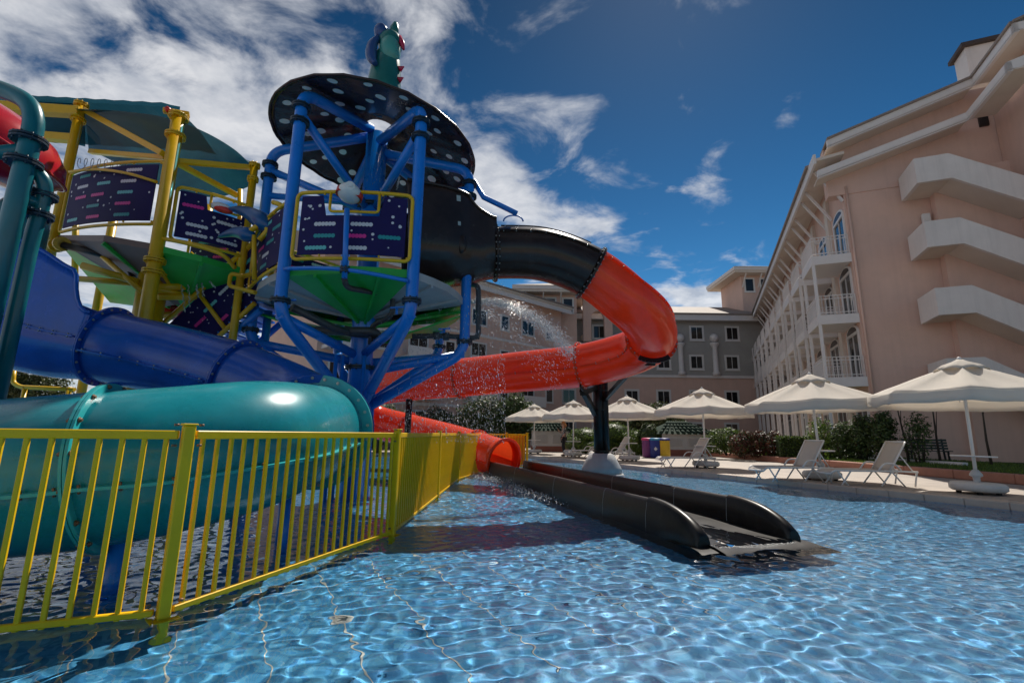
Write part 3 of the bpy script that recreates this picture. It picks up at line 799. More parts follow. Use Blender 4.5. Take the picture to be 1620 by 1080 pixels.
# --- platform of wedge-shaped pans
corn = [POSTS[k][0] for k in 'ABDFEC']
for i in range(6):
    a, b = corn[i], corn[(i + 1) % 6]; zr = 3.93
    A_, B_ = TC + (a - TC) * .98, TC + (b - TC) * .98; mid = (A_ + B_) / 2 + (((A_ + B_) / 2 - TC).normalized()) * .18
    I1, I2 = TC + (a - TC) * .12, TC + (b - TC) * .12
    col_ = 'green_deck' if i in (0, 2, 4) else 'underdeck_grey'
    zi = 3.35 if i % 2 == 0 else 3.5
    mb = MB(); z = lambda p, h: V((p.x, p.y, h))
    rim_pts = [A_, A_.lerp(mid, .5) + (mid - TC).normalized() * .03, mid, mid.lerp(B_, .5) + (mid - TC).normalized() * .03, B_]
    inn = [I1.lerp(I2, k / 4) for k in range(5)]
    top = [z(p, zr) for p in rim_pts]; low = [z(p, zr - .14) for p in rim_pts]
    mb.grid([[z(p, zr) for p in inn], top, low, [z(p, zi) for p in inn]], 0, False)
    mb.build('deck_pan', col_, tower)
    # stiffening ribs under the pan
    mb = MB()
    for k in (1, 3): mb.bar(z(rim_pts[k], zr - .16), z(inn[k], zi - .02), .05, .06)
    for k_ in (1, 3):
        mb = MB(); mb.bar(z(rim_pts[k_], zr - .16), z(inn[k_], zi - .02), .05, .06); mb.build('deck_rib', col_, tower)
# a second lower skirt at the back, green
for i in (2, 3, 4):
    a, b = corn[i], corn[(i + 1) % 6]; A_, B_ = TC + (a - TC) * 1.0, TC + (b - TC) * 1.0
    mb = MB(); I1, I2 = TC + (a - TC) * .3, TC + (b - TC) * .3; z = lambda p, h: V((p.x, p.y, h))
    mb.add([z(A_, 3.62), z(B_, 3.62), z(I2, 3.1), z(I1, 3.1), z(A_, 3.58), z(B_, 3.58), z(I2, 3.06), z(I1, 3.06)], [(0, 1, 2, 3), (4, 7, 6, 5), (0, 4, 5, 1), (2, 6, 7, 3), (0, 3, 7, 4), (1, 5, 6, 2)])
    mb.build('deck_skirt', 'green_deck', tower)
# --- printed guard panels in yellow pipe frames
def guard_panel(root, a, b, z0, z1, bulge, notch=None, seed=1, fm='tower_yellow', fr=.032, zb=None, rows=5, posts=True, slope=0.0):
    """a,b: floor points seen left to right from outside"""
    a, b = V((a.x, a.y, 0)), V((b.x, b.y, 0)); d = b - a; out_ = V((d.y, -d.x, 0)).normalized()
    if out_.y > 0 and abs(out_.y) > .2: out_ = -out_
    def pt(u, zz, o=0.0):
        return a.lerp(b, u) + out_ * (bulge * 4 * u * (1 - u) + o) + V((0, 0, zz + slope * (u - .5) * d.length))
    H = z1 - z0; ln = d.length; r = random.Random(seed)
    # frame loop
    def loop(u0, u1, za, zc, rc):
        ru = rc / ln; pts = []
        for k in range(15): pts.append(pt(u0 + ru + (u1 - u0 - 2 * ru) * k / 14, za))
        for k in range(1, 6): t = pi / 2 * k / 6; pts.append(pt(u1 - ru + ru * sin(t), za + rc - rc * cos(t)))
        for k in range(4): pts.append(pt(u1, za + rc + (zc - za - 2 * rc) * k / 3))
        for k in range(1, 6): t = pi / 2 * k / 6; pts.append(pt(u1 - ru + ru * cos(t), zc - rc + rc * sin(t)))
        for k in range(15): pts.append(pt(u1 - ru - (u1 - u0 - 2 * ru) * k / 14, zc))
        for k in range(1, 6): t = pi / 2 * k / 6; pts.append(pt(u0 + ru - ru * sin(t), zc - rc + rc * cos(t)))
        for k in range(4): pts.append(pt(u0, zc - rc - (zc - za - 2 * rc) * k / 3))
        for k in range(1, 6): t = pi / 2 * k / 6; pts.append(pt(u0 + ru - ru * cos(t), za + rc - rc * sin(t)))
        return pts
    mb = MB(); mb.tube(loop(.0, 1.0, z0, z1, .10), fr, 10, closed=True); fo = mb.build('panel_frame', fm, root)
    if notch:
        mb = MB(); n0, n1, nz = notch
        q = round_corners([pt(n0, z1), pt(n0, nz), pt((n0 + n1) / 2, nz), pt(n1, nz), pt(n1, z1)], .07, 4); mb.tube(q, fr * .8, 8); mb.build('notch_rail', fm, fo)
    # sheet
    pu0, pu1, pz0, pz1 = .045, .955, z0 + .075, z1 - .07
    cols = 24; mb = MB(); rowsO, rowsI = [], []
    us = [pu0 + (pu1 - pu0) * k / cols for k in range(cols + 1)]
    tops = [(notch[2] - .07) if notch and notch[0] - .035 < u < notch[1] + .035 else pz1 for u in us]
    for off, R in ((.004, rowsO), (-.012, rowsI)):
        R.append([pt(u, pz0, off) for u in us]); R.append([pt(u, t, off) for u, t in zip(us, tops)])
    mb.grid(rowsO, 0, False); mb.grid(rowsI, 0, False)
    mb.grid([rowsO[0], rowsI[0]], 0, False); mb.grid([rowsO[1], rowsI[1]], 0, False)
    for e in (0, -1): mb.add([rowsO[0][e], rowsO[1][e], rowsI[1][e], rowsI[0][e]], [(0, 1, 2, 3)])
    sh = mb.build('panel_sheet', 'panel_navy', root, fix=True)
    # print: rows of merged discs and small stars
    def top_at(u): return (notch[2] - .07) if notch and notch[0] - .05 < u < notch[1] + .05 else pz1
    cols_ = ['print_white', 'print_teal', 'print_aqua', 'print_pink']
    spots = []; ps = .052
    for row in range(rows):
        zz = pz0 + (pz1 - pz0) * (row + .55) / rows; u = pu0 + .05 + r.uniform(0, .10)
        while u < pu1 - .2:
            nd = 6 if ln > 1 else 4; wdt = nd * ps * 1.15 / ln
            ok = all(top_at(u + wdt * q) > zz + .07 for q in (0, .5, 1)) and u + wdt < pu1 - .02
            if ok and r.random() < .93:
                mb = MB(); ci = r.randrange(4)
                for k in range(nd):
                    c_u = u + (k * ps * 1.15 + ps * .5) / ln
                    mb.add([pt(c_u + ps * .74 * cos(t) / ln, zz + ps * .74 * sin(t), .008 + .0008 * (k % 2)) for t in [2 * pi * q / 10 for q in range(10)]], [tuple(range(10))])
                mb.build('printed_bar', cols_[ci], sh, fix=False); spots.append((u, u + wdt, zz))
            u += wdt + r.uniform(.06, .17)
    mb = MB()
    for k in range(34):
        u = r.uniform(pu0 + .03, pu1 - .03); zz = r.uniform(pz0 + .05, pz1 - .05)
        if top_at(u) < zz + .04 or any(s0 - .03 < u < s1 + .03 and abs(zz - sz) < .09 for s0, s1, sz in spots): continue
        s_ = r.uniform(.012, .03)
        mb.add([pt(u + s_ * cos(t) / ln, zz + s_ * sin(t), .008) for t in [2 * pi * q / 8 for q in range(8)]], [tuple(range(8))])
    mb.build('printed_stars', 'print_white', sh, fix=False)['kind'] = 'stuff'
    mb = MB()
    for u in (.02, .98, .25, .75):
        for zz in (z0 + .05, z1 - .05):
            mb.ball(pt(u, zz, .02), .022, 6)
    mb.build('clips', fm, fo)['kind'] = 'stuff'
    return pt
gA = P(462, 400, 7.55); gB = P(647, 425, 7.6)
fp = guard_panel(tower, gA, gB, 4.02, 5.22, .10, (.30, .72, 4.86), 3)
guard_panel(tower, P(398, 420, 9.2), P(443, 420, 7.75), 3.98, 5.15, .06, None, 5)
guard_panel(tower, V((-5.2, 9.8, 0)), V((-4.2, 11.1, 0)), 4.0, 5.15, .06, None, 8)
guard_panel(tower, V((-4.0, 11.3, 0)), V((-1.9, 11.25, 0)), 4.0, 5.15, .06, None, 9)
# curved blue foot rail under the front panel
mb = MB(); mb.tube([V3(p) for p in spline([P(450, 425, 7.6), P(500, 424, 7.42), P(550, 427, 7.36), P(600, 435, 7.42), P(645, 444, 7.6)], 6)], .035, 8); mb.build('foot_rail', 'tower_blue', tower)
# --- water gun on its stand
mb = MB(); g0 = P(549, 330, 7.25); g1 = P(545, 440, 7.38); mb.tube([g0, g1.lerp(g0, .5), g1], .045, 12); gs = mb.build('gun_stand', 'tower_blue', tower)
post_flange(g1.lerp(g0, .12), g0 - g1, .08, 'flange_dark', tower, 6)
mat('gun_white', (.72, .72, .70), .35, var=.05); mat('gun_red', (.62, .03, .02), .35)
gc = P(553, 306, 7.2); R_ = Matrix.Rotation(radians(12), 3, 'Y') @ Matrix.Rotation(radians(20), 3, 'Z')
mb = MB(); mb.ball(gc, .15, 18, 0, (1.3, 1.9, .95), R_); gun = mb.build('water_gun', 'gun_white', tower)
mb = MB(); mb.lathe([(.155, -.02), (.215, -.05), (.215, .05), (.155, .02)], gc - V((0, 0, .02)), R_ @ V((0, 0, 1)), 20); 
for v_ in mb.v: v_ -= V((0, 0, 0))
mb.build('gun_band', 'gun_red', gun)
mb = MB(); tip = gc + R_ @ V((0, -.27, .02)); mb.tube([gc + R_ @ V((0, -.1, .02)), tip], [.12, .075], 14); mb.tube([tip, tip + R_ @ V((0, -.03, 0))], .03, 10); mb.build('gun_nozzle', 'gun_white', gun)
# --- grey water pipes under the deck
def pipe(pts, r, nm='water_pipe', m_='pipe_grey', root=tower):
    mb = MB(); mb.tube(round_corners(pts, .14, 5), r, 12)
    for p in pts[1:-1]: mb.ball(p + V((0, 0, 0)), r * .5, 6)
    return mb.build(nm, m_, root)
pipe([P(545, 441, 7.5), P(548, 455, 7.7), P(622, 468, 8.6), P(620, 500, 8.6), P(588, 515, 8.9), P(586, 545, 8.9)], .05)
pipe([P(462, 486, 7.9), P(530, 520, 8.5), P(560, 528, 8.9), P(600, 530, 8.9)], .07)
pipe([P(500, 523, 8.8), P(595, 524, 8.8), P(600, 540, 9.0)], .085)
pipe([P(652, 532, 9.4), P(700, 531, 9.5), P(757, 535, 9.6), P(757, 452, 9.6), P(745, 450, 9.7)], .055)
for a in ((690, 531), (706, 532)):
    mb = MB(); c = P(*a, 9.48); mb.tube([c - V((.06, 0, 0)), c + V((.06, 0, 0))], .085, 12); mb.build('pipe_union', 'pipe_grey', tower)
for a, y in (((703, 521), 9.45), ((457, 476), 7.8), ((628, 487), 8.4)):
    c = P(*a, y); mb = MB(); mb.bar(c - V((.12, 0, 0)), c + V((.12, 0, .02)), .03, .03); mb.tube([c, c - V((0, 0, .12))], .025, 8); mb.build('valve_handle', 'tower_blue', tower)
# upper outrigger with little nozzle ring on the right
mb = MB(); q = [P(748, 285, 9.6), P(765, 312, 9.7), P(818, 338, 9.9)]; mb.tube(q, .06, 10); mb.build('outrigger', 'tower_blue', tower)
mb = MB(); c = P(812, 350, 9.9); mb.tube([c + V((.22 * cos(t), 0, .14 * sin(t))) for t in [pi * k / 10 for k in range(11)]], .018, 6); mb.build('nozzle_ring', 'tower_blue', tower)
# --- statue on the roof: a plump sea creature with a crest, seen from behind and below
SC = P(613, 96, 8.65); SC.z = 0; SK = .86
stt = thing('creature_statue', V((SC.x, 8.65, 7.75)), 'small green sea creature statue on top of the polka-dot roof', 'statue')
mat('statue_green', (.006, .14, .13), .35, var=.15, coat=.4); mat('statue_pale', (.06, .30, .26), .35, var=.1, coat=.3); mat('statue_blue', (.02, .07, .22), .35, coat=.3); mat('statue_red', (.45, .01, .06), .35, coat=.3)
b0 = V((SC.x, 8.65, 7.75))
stt_first = len(bpy.data.objects)
mb = MB(); mb.tube([b0 + V((x, 0, z)) for x, z in ((-.05, 0), (-.04, .5), (-.02, 1.0), (.0, 1.35), (.03, 1.62))], [.42, .40, .36, .30, .2], 20); mb.ball(b0 + V((.05, -.03, 1.72)), .3, 16, 0, (1, 1, 1.05)); mb.build('body', 'statue_green', stt)
mb = MB(); mb.ball(b0 + V((.08, -.12, 1.42)), .3, 16, 0, (.85, .95, 1.35)); mb.build('pale_back', 'statue_pale', stt)
mb = MB(); mb.tube([b0 + V((.09, 0, 1.95)), b0 + V((.12, 0, 2.2)), b0 + V((.14, -.02, 2.34))], [.13, .11, .05], 10); mb.build('crest', 'statue_green', stt)
mb = MB(); mb.tube([V3(p) for p in spline([b0 + V((-.2, -.2, 1.75)), b0 + V((-.3, -.3, 1.4)), b0 + V((-.26, -.4, 1.0)), b0 + V((-.14, -.44, .8))], 5)], [.06 + .07 * sin(pi * k / 15) for k in range(16)], 10); mb.build('flipper', 'statue_blue', stt)
mb = MB(); mb.ball(b0 + V((-.16, -.15, 1.95)), .17, 12, 0, (1, 1, 1.2)); mb.build('ear', 'statue_blue', stt)
mb = MB(); mb.tube([b0 + V((.28, -.1, 1.85)), b0 + V((.36, -.14, 1.65)), b0 + V((.42, -.16, 1.45))], [.06, .07, .03], 8); mb.build('lip', 'statue_red', stt)
for z in (.3, .65, .95):
    mb = MB(); mb.tube([b0 + V((.33, -.1, z)), b0 + V((.45, -.12, z + .06))], [.08, .01], 6); mb.build('spine', 'statue_red', stt)
mb = MB(); mb.tube([b0 + V((-.35, 0, .55)), b0 + V((-.55, -.05, .5))], [.12, .01], 8); mb.build('tail_fin', 'statue_red', stt)

for o in stt.children:      # the statue is smaller than a person
    for v_ in o.data.vertices: v_.co *= SK
# ------------------------------------------------------------------ the yellow play tower
YC = V((-7.2, 10.3, 0))
yt = thing('play_tower', YC, 'yellow steel play tower with a dark teal see-through roof and printed panels', 'play tower')
def mat_teal_glass():      # tinted see-through sheet
    m = mat('roof_teal', (0.006, 0.08, 0.12), 0.3, var=.35, vscale=1.2, spec=.12); t = m.node_tree; b = t.nodes['Principled BSDF']
    tr = t.nodes.new('ShaderNodeBsdfTransparent'); tr.inputs[0].default_value = (.035, .15, .20, 1); mx = t.nodes.new('ShaderNodeMixShader'); mx.inputs[0].default_value = .4
    t.links.new(b.outputs[0], mx.inputs[1]); t.links.new(tr.outputs[0], mx.inputs[2]); t.links.new(mx.outputs[0], t.nodes['Material Output'].inputs[0])
mat_teal_glass()
L1 = P(105, 280, 9.3); L2 = P(257, 340, 8.5); L3 = P(393, 340, 9.3); L4 = P(188, 300, 11.8); L5 = P(330, 330, 11.6)
def vpost(p, z0, z1, r, root, m_='tower_yellow', nm='post', fl=(), fm=None, fr=1.5):
    mb = MB(); mb.tube([V((p.x, p.y, z0)), V((p.x, p.y, z1))], r, 14); o = mb.build(nm, m_, root)
    for z in fl: post_flange(V((p.x, p.y, z)), (0, 0, 1), r * fr, fm or m_, root, 8)
    return o
zL1 = P(128, 163, 9.3).z; zL2 = P(290, 180, 8.5).z; zL3 = P(400, 258, 9.3).z
vpost(L1, 4.7, zL1, .09, yt, fl=(zL1 - .05, zL1 - .42)); vpost(L2, -WD, zL2, .12, yt, fl=(zL2 - .08, zL2 - .5, P(228, 430, 8.5).z, P(228, 412, 8.5).z)); vpost(L3, -WD, zL3, .075, yt, fl=(zL3 - .06, zL3 - .38))
vpost(L4, -WD, 7.9, .10, yt, fl=(6.9, 7.1)); vpost(L5, -WD, 7.0, .10, yt)
c0 = V((YC.x, YC.y, 0)); vpost(V((-7.35, 9.3, 0)), -WD, 4.6, .26, yt, nm='column')
def beam(a, b, r, root=yt, m_='tower_yellow', nm='beam', caps_fl=False):
    mb = MB(); mb.tube([a, b], r, 12); mb.build(nm, m_, root)
    if caps_fl:
        for p in (a, b): post_flange(p, b - a, r * 1.6, m_, root, 6)
def sqbeam(a, b, w_, root=yt): mb = MB(); mb.bar(a, b, w_, w_, bev=.01); mb.build('beam', 'tower_yellow', root)
sqbeam(P(128, 178, 9.2), P(-60, 166, 8.9), .2); sqbeam(P(118, 220, 9.35), P(-60, 205, 9.2), .17)
sqbeam(P(135, 175, 9.25), P(258, 243, 8.6), .12); sqbeam(P(143, 240, 9.6), P(262, 250, 8.7), .10)
sqbeam(P(280, 255, 8.6), P(396, 265, 9.3), .10); sqbeam(P(280, 258, 8.6), P(376, 310, 9.6), .10)
sqbeam(P(258, 175, 8.4), P(300, 182, 8.6), .10)
mb = MB(); mb.tube([P(262, 170, 8.35), P(268, 176, 8.4)], [.045, .06], 8); mb.build('red_cap', 'gun_red', yt)
for a, b, r in (((130, 420, 8.7), (218, 446, 9.0), .07), ((125, 441, 8.9), (215, 448, 9.1), .06), ((245, 425, 8.9), (330, 446, 9.6), .09), ((245, 455, 8.9), (330, 452, 9.8), .07), ((245, 458, 8.9), (318, 470, 9.8), .06), ((90, 388, 9.2), (98, 386, 9.0), .09), ((240, 500, 9.2), (275, 497, 10.2), .07)):
    beam(P(*a), P(*b), r, caps_fl=(r > .085))
# curved see-through roof
def teal_shell(name, c, ax, ay, az, depth, root=yt, m_='roof_teal'):
    """shallow dish: c centre, ax/ay half-axis vectors, az its dome direction"""
    n_ = 56; mb = MB(); O, I = [], []
    for rr_ in (.0, .25, .5, .7, .85, .95, 1.0):
        for R, o in ((O, 0), (I, -.015)):
            R.append([c + ax * rr_ * cos(2 * pi * j / n_) + ay * rr_ * sin(2 * pi * j / n_) + az * (depth * (1 - rr_ ** 2) + o + .02 * rr_ * (j % 4 == 0)) for j in range(n_)])
    mb.grid(O, 0, True, True); mb.grid(I, 0, True, True); mb.grid([O[-1], I[-1]], 0, False, True)
    o = mb.build(name, m_, root); return o
ne = spline([tuple(P(x, y, d)) for x, y, d in ((118, 172, 8.9), (190, 176, 8.6), (262, 186, 8.5), (322, 208, 8.6), (370, 236, 8.9), (400, 264, 9.3))], 6)
fe_ = spline([tuple(P(x, y, d)) for x, y, d in ((140, 236, 11.2), (180, 256, 11.3), (230, 284, 11.3), (285, 303, 11.1), (345, 312, 10.7), (402, 292, 10.2))], 6)
rows = []
for p, q in zip(ne, fe_): rows.append([V3(p).lerp(V3(q), k / 8) + V((0, 0, .30 * sin(pi * k / 8))) for k in range(9)])
mb = MB(); mb.grid(rows); o = mb.build('dish_roof', 'roof_teal', yt, fix=False)
rows = []   # ribbed sheet over the upper left
for k in range(26):
    px = -90 + 375 * k / 25; jag = (k % 2) * .02
    a = P(px, 149 + (px * .055 if px < 260 else px * .055 + (px - 260) * .22), 9.5) + V((0, 0, jag)); rows.append([a, a + V((0, 0, -.10)), a + V((0, .7, -.12)), a + V((0, 1.4, -.3))])
mb = MB(); mb.grid(rows, 0, False); o = mb.build('ribbed_roof', 'roof_teal', yt, fix=False)
# curtain wall of the dish, facing us at the left
rows = []
for k in range(9):
    px = 40 + 95 * k / 8; rows.append([P(px, 158 + px * .05, 9.6), P(px, 232 - (1 - k / 8) * 20, 9.8)])
mb = MB(); mb.grid(rows); o = mb.build('roof_apron', 'roof_teal', yt, fix=False)
# panels
guard_panel(yt, P(95, 360, 9.25), P(243, 365, 8.55), P(170, 360, 8.8).z + .02, P(170, 267, 8.8).z + .08, .14, None, 21, slope=-.04)
guard_panel(yt, P(268, 380, 8.65), P(388, 405, 9.3), P(330, 391, 8.9).z, P(330, 309, 8.9).z, .10, (.45, .85, P(350, 330, 8.9).z), 22, slope=-.08)
guard_panel(yt, P(300, 380, 11.2), P(395, 400, 11.0), 5.0, 6.1, .05, None, 23)
mb = MB(); mb.tube([V3(p) for p in spline([P(110, 272, 9.0), P(150, 268, 8.75), P(200, 274, 8.55), P(248, 288, 8.5)], 6)], .03, 8); mb.build('hand_rail', 'tower_yellow', yt)
# curled wire along the rail
mat('wire', (.35, .35, .36), .35, metal=.7)
pts = []
for k in range(140):
    t = k / 139; base = P(120 + 105 * t, 268 + 12 * t * t, 8.75); a = t * 2 * pi * 10; pts.append(base + V((.06 * cos(a) - 0, 0, .13 + .12 * sin(a))))
mb = MB(); mb.tube(pts, .006, 5); mb.build('coiled_wire', 'wire', yt)
# platform pans
mat('underdeck_brown', (0.20, 0.13, 0.11), 0.5, var=.2, vscale=1.5, dirt=.2)
zc = P(170, 372, 8.8).z
pl = [P(92, 372, 9.3), P(165, 372, 8.5), P(240, 385, 8.45), P(320, 405, 8.7), P(388, 425, 9.3), P(330, 400, 11.6), P(190, 390, 11.8)]
pc = V((-7.1, 10.0, 0))
for i in range(7):
    a, b = pl[i], pl[(i + 1) % 7]; mb = MB(); z = lambda p, h: V((p.x, p.y, h))
    za, zb_ = (a.z, b.z) if i in (0, 1, 2, 3) else (4.5, 4.5)
    i1, i2 = pc.lerp(V((a.x, a.y, 0)), .15), pc.lerp(V((b.x, b.y, 0)), .15)
    if i == 4: za = a.z
    if i == 6: zb_ = b.z
    mb.add([z(a, za), z(b, zb_), z(b, zb_ - .12), z(a, za - .12), z(i1, 4.5), z(i2, 4.5), z(i2, 3.8), z(i1, 3.8)], [(0, 1, 2, 3), (0, 4, 5, 1), (3, 2, 6, 7), (4, 7, 6, 5), (0, 3, 7, 4), (1, 5, 6, 2)])
    mb.build('deck_pan', ('underdeck_brown', 'underdeck_brown', 'green_deck', 'green_deck', 'underdeck_brown', 'green_deck', 'green_deck')[i], yt)
mb = MB(); pth = [P(100, 388, 9.0), P(160, 402, 9.1), P(203, 418, 9.3), P(212, 440, 9.3)]; mb.tube(round_corners(pth, .12), .07, 10); mb.build('water_pipe', 'black_steel', yt)
for i in (1, 2, 3):
    a = pl[i]; mb = MB(); mb.bar(a - V((0, 0, .16)), V((pc.x, pc.y, 3.76)), .06, .08); mb.build('deck_rib', 'tower_yellow' if i == 2 else 'green_deck', yt)
# outer pipe rail below panel two
mb = MB(); mb.tube([V3(p) for p in spline([P(250, 376, 8.5), P(300, 386, 8.4), P(350, 402, 8.5), P(372, 424, 8.8)], 6)], .04, 8); mb.build('hand_rail', 'tower_yellow', yt)
for a, b, r in (((250, 470, 9.0), (395, 470, 10.4), .06), ((150, 395, 9.2), (235, 470, 8.7), .05), ((380, 300, 9.4), (378, 440, 9.4), .05), ((120, 300, 11.5), (118, 480, 11.5), .07), ((300, 400, 9.6), (345, 440, 10.0), .05)):
    beam(P(*a), P(*b), r)
mb = MB(); c = P(268, 495, 10.4); mb.lathe([(0, .22), (.2, .2), (.34, .08), (.36, 0), (.2, -.12), (0, -.14)], c, n=24); mb.build('red_seat', 'bowl_red', yt)
# --- stair with printed side panel
st = thing('stair_flight', P(340, 520, 9.6), 'blue and yellow stair flight with a navy printed side between both towers', 'stair')
cA, cB, cC, cD = P(268, 512, 9.6), P(405, 383, 9.3), P(405, 482, 9.3), P(335, 545, 9.6)
mb = MB(); nrm = V((0, -1, 0)); mb.prism([cA, cB, cC, cD], V((0, .03, 0))); sp_ = mb.build('side_sheet', 'panel_navy', st)
def on(u, v, o=.012): return cA.lerp(cB, u).lerp(cD.lerp(cC, u), v) + V((0, -o, 0))
rs = random.Random(4)
for k, (u, v, c_) in enumerate(((.12, .45, 'print_pink'), (.3, .35, 'print_aqua'), (.34, .75, 'print_pink'), (.52, .3, 'print_white'), (.6, .72, 'print_teal'), (.75, .35, 'print_aqua'), (.8, .62, 'print_white'), (.88, .2, 'print_teal'))):
    mb = MB()
    for q in range(6):
        c = on(u + q * .028, v, .012 + .001 * (q % 2)); mb.add([c + V((.038 * cos(t), 0, .038 * sin(t))) for t in [2 * pi * j / 10 for j in range(10)]], [tuple(range(10))])
    mb.build('printed_bar', c_, sp_, fix=False)
mb = MB()
for k in range(26):
    c = on(rs.uniform(.05, .95), rs.uniform(.1, .9)); s_ = rs.uniform(.01, .022); mb.add([c + V((s_ * cos(t), 0, s_ * sin(t))) for t in [2 * pi * j / 8 for j in range(8)]], [tuple(range(8))])
mb.build('printed_stars', 'print_white', sp_, fix=False)['kind'] = 'stuff'
beam(cA + V((-.1, -.05, -.02)), cB + V((.25, -.05, .26)), .05, st, nm='stair_rail'); beam(on(.36, -.03, .05), on(.36, 1.0, .05), .045, st, nm='stair_post')
beam(cD + V((0, -.05, 0)), cC + V((0, -.05, .02)), .05, st, nm='stair_rail')
mb = MB(); mb.tube(round_corners([P(385, 437, 9.0), P(365, 432, 9.0), P(362, 452, 8.95), P(404, 463, 8.6)], .1), .04, 10); mb.build('hand_rail', 'tower_yellow', st)
mb = MB(); mb.tube(round_corners([P(385, 437, 9.0), P(432, 425, 8.3), P(445, 410, 8.1), P(448, 325, 8.0), P(432, 320, 8.05)], .12), .045, 10); mb.build('hand_rail', 'tower_yellow', st)
for k in range(9):
    c = cD.lerp(cC, k / 8) + V((0, .5, .06)); mb = MB(); mb.box(c, (.26, .95, .04)); mb.build('tread', 'tower_blue', st)
beam(cD + V((.05, .03, -.12)), cC + V((.1, .03, -.1)), .07, st, m_='tower_blue', nm='stringer'); beam(cD + V((.05, 1.0, -.12)), cC + V((.1, 1.0, -.1)), .07, st, m_='tower_blue', nm='stringer')
c = cD + V((.1, .5, -.1)); vpost(V((c.x, c.y, 0)), -WD, c.z, .08, st, 'tower_blue', 'stair_leg'); vpost(V((cC.x, cC.y + .5, 0)), -WD, cC.z, .08, st, 'tower_blue', 'stair_leg')
# water guns shaped like blue fish on the left rail of the blue tower
mat('fish_blue', (.004, .09, .26), .3, var=.15, coat=.4)
def fish_gun(a, b, label, r):
    root = thing('water_gun', (a + b) / 2, label, 'water gun', 'fish-shaped water guns')
    d = b - a; n_ = 14; pts = [a + d * (k / n_) + V((0, 0, .10 * sin(pi * k / n_))) for k in range(n_ + 1)]
    mb = MB(); mb.tube(pts, [r * (.10 + .95 * (k / n_) ** .8) * (1 if k < n_ - 2 else (.85 if k == n_ - 2 else .6 if k == n_ - 1 else .12)) for k in range(n_ + 1)], 14); mb.build('body', 'fish_blue', root)
    mb = MB(); c = b; mb.tube(round_corners([c + V((-.1, 0, .12)), c + V((.12, 0, .3)), c + V((.25, 0, .16)), c + V((.1, 0, -.05))], .06), .05, 8); mb.build('handle', 'tower_yellow', root)
    return root
f1 = fish_gun(P(362, 330, 8.7), P(428, 362, 8.35), 'upper blue fish-shaped water gun with a white tip on the stair landing', .2)
mb = MB(); c = P(350, 328, 8.75); mb.ball(c, .13, 12, 0, (1.7, .8, .7), Matrix.Rotation(radians(15), 3, 'Y')); mb.build('tip', 'gun_white', f1)
mb = MB(); mb.ball(c + V((.06, -.02, -.06)), .12, 12, 0, (1.7, .8, .6), Matrix.Rotation(radians(15), 3, 'Y')); mb.build('jaw', 'gun_red', f1)
fish_gun(P(345, 375, 8.6), P(402, 376, 8.35), 'lower blue fish-shaped water gun on the stair landing', .16)
for px, y in ((428, 8.35), (402, 8.35)):
    mb = MB(); c = P(px, 372, y); mb.tube([c, V((c.x + .05, c.y + .1, 3.95))], .045, 8); mb.build('gun_stand', 'tower_yellow', tower)
# ------------------------------------------------------------------ teal tower at the left edge with a red bowl
tt = thing('play_tower', V((-6.6, 5.8, 0)), 'teal steel pipe tower at the left edge holding a red bowl', 'play tower')
p1 = P(28, 300, 5.8); zt = P(44, 158, 5.8).z
mb = MB(); mb.tube(round_corners([V((p1.x - 2.2, p1.y - .3, zt + .35)), V((p1.x - .6, p1.y, zt + .2)), V((p1.x + .02, p1.y, zt - .1)), V((p1.x, p1.y, -WD))], .38, 8), .115, 16); mb.build('post', 'tower_teal', tt)
for y in (222, 258): post_flange(V((p1.x, p1.y, P(35, y, 5.8).z)), (0, 0, 1), .2, 'flange_dark', tt, 10)
mb = MB(); mb.tube([V((p1.x, p1.y, P(35, 237, 5.8).z)), V((p1.x - 2, p1.y + .3, P(35, 240, 5.8).z))], .09, 12); mb.build('beam', 'tower_teal', tt)
a, b = P(45, 262, 5.9), P(66, 330, 6.1)
mb = MB(); mb.tube(round_corners([a, P(72, 285, 6.0), V((b.x, b.y, P(72, 320, 6.1).z)), V((b.x - .05, b.y, P(50, 376, 6.1).z)), V((b.x - .05, b.y, -WD))], .25, 6), .09, 12); mb.build('post', 'tower_teal', tt)
for y in (310, 341): post_flange(V((b.x - .02, b.y, P(66, y, 6.1).z)), (0, 0, 1), .165, 'flange_dark', tt, 8)
mb = MB(); mb.tube([P(35, 312, 5.9), P(66, 325, 6.1)], .075, 10); mb.build('beam', 'tower_teal', tt)
bc = P(-22, 224, 6.9); bt = Matrix.Rotation(radians(24), 3, 'Y') @ Matrix.Rotation(radians(-8), 3, 'X')
mb = MB(); mb.lathe([(0, .62), (.35, .58), (.7, .46), (.95, .26), (1.06, .03), (1.08, -.04), (1.03, -.06), (.9, -.28), (.6, -.46), (.3, -.54), (0, -.56)], bc, bt @ V((0, 0, 1)), 56); mb.build('red_bowl', 'bowl_red', tt)
mb = MB(); mb.tube([bc + bt @ V((1.085 * cos(t), 1.085 * sin(t), -.01)) for t in [2 * pi * k / 56 for k in range(56)]], .03, 8, closed=True); mb.build('bowl_rim', 'bowl_red', tt)
# white-red gun and teal drum deeper in
mb = MB(); c = P(48, 295, 7.2); mb.ball(c, .12, 12, 0, (2.0, 1, .8)); mb.build('water_gun', 'gun_white', tt)
mb = MB(); mb.ball(c - V((.1, .01, .06)), .1, 12, 0, (2.0, 1, .6)); mb.build('gun_jaw', 'gun_red', tt)
mb = MB(); c = P(28, 360, 7.0); mb.lathe([(0, .5), (.2, .45), (.36, .2), (.36, -.3), (0, -.45)], c); mb.build('drum', 'tower_teal', tt)
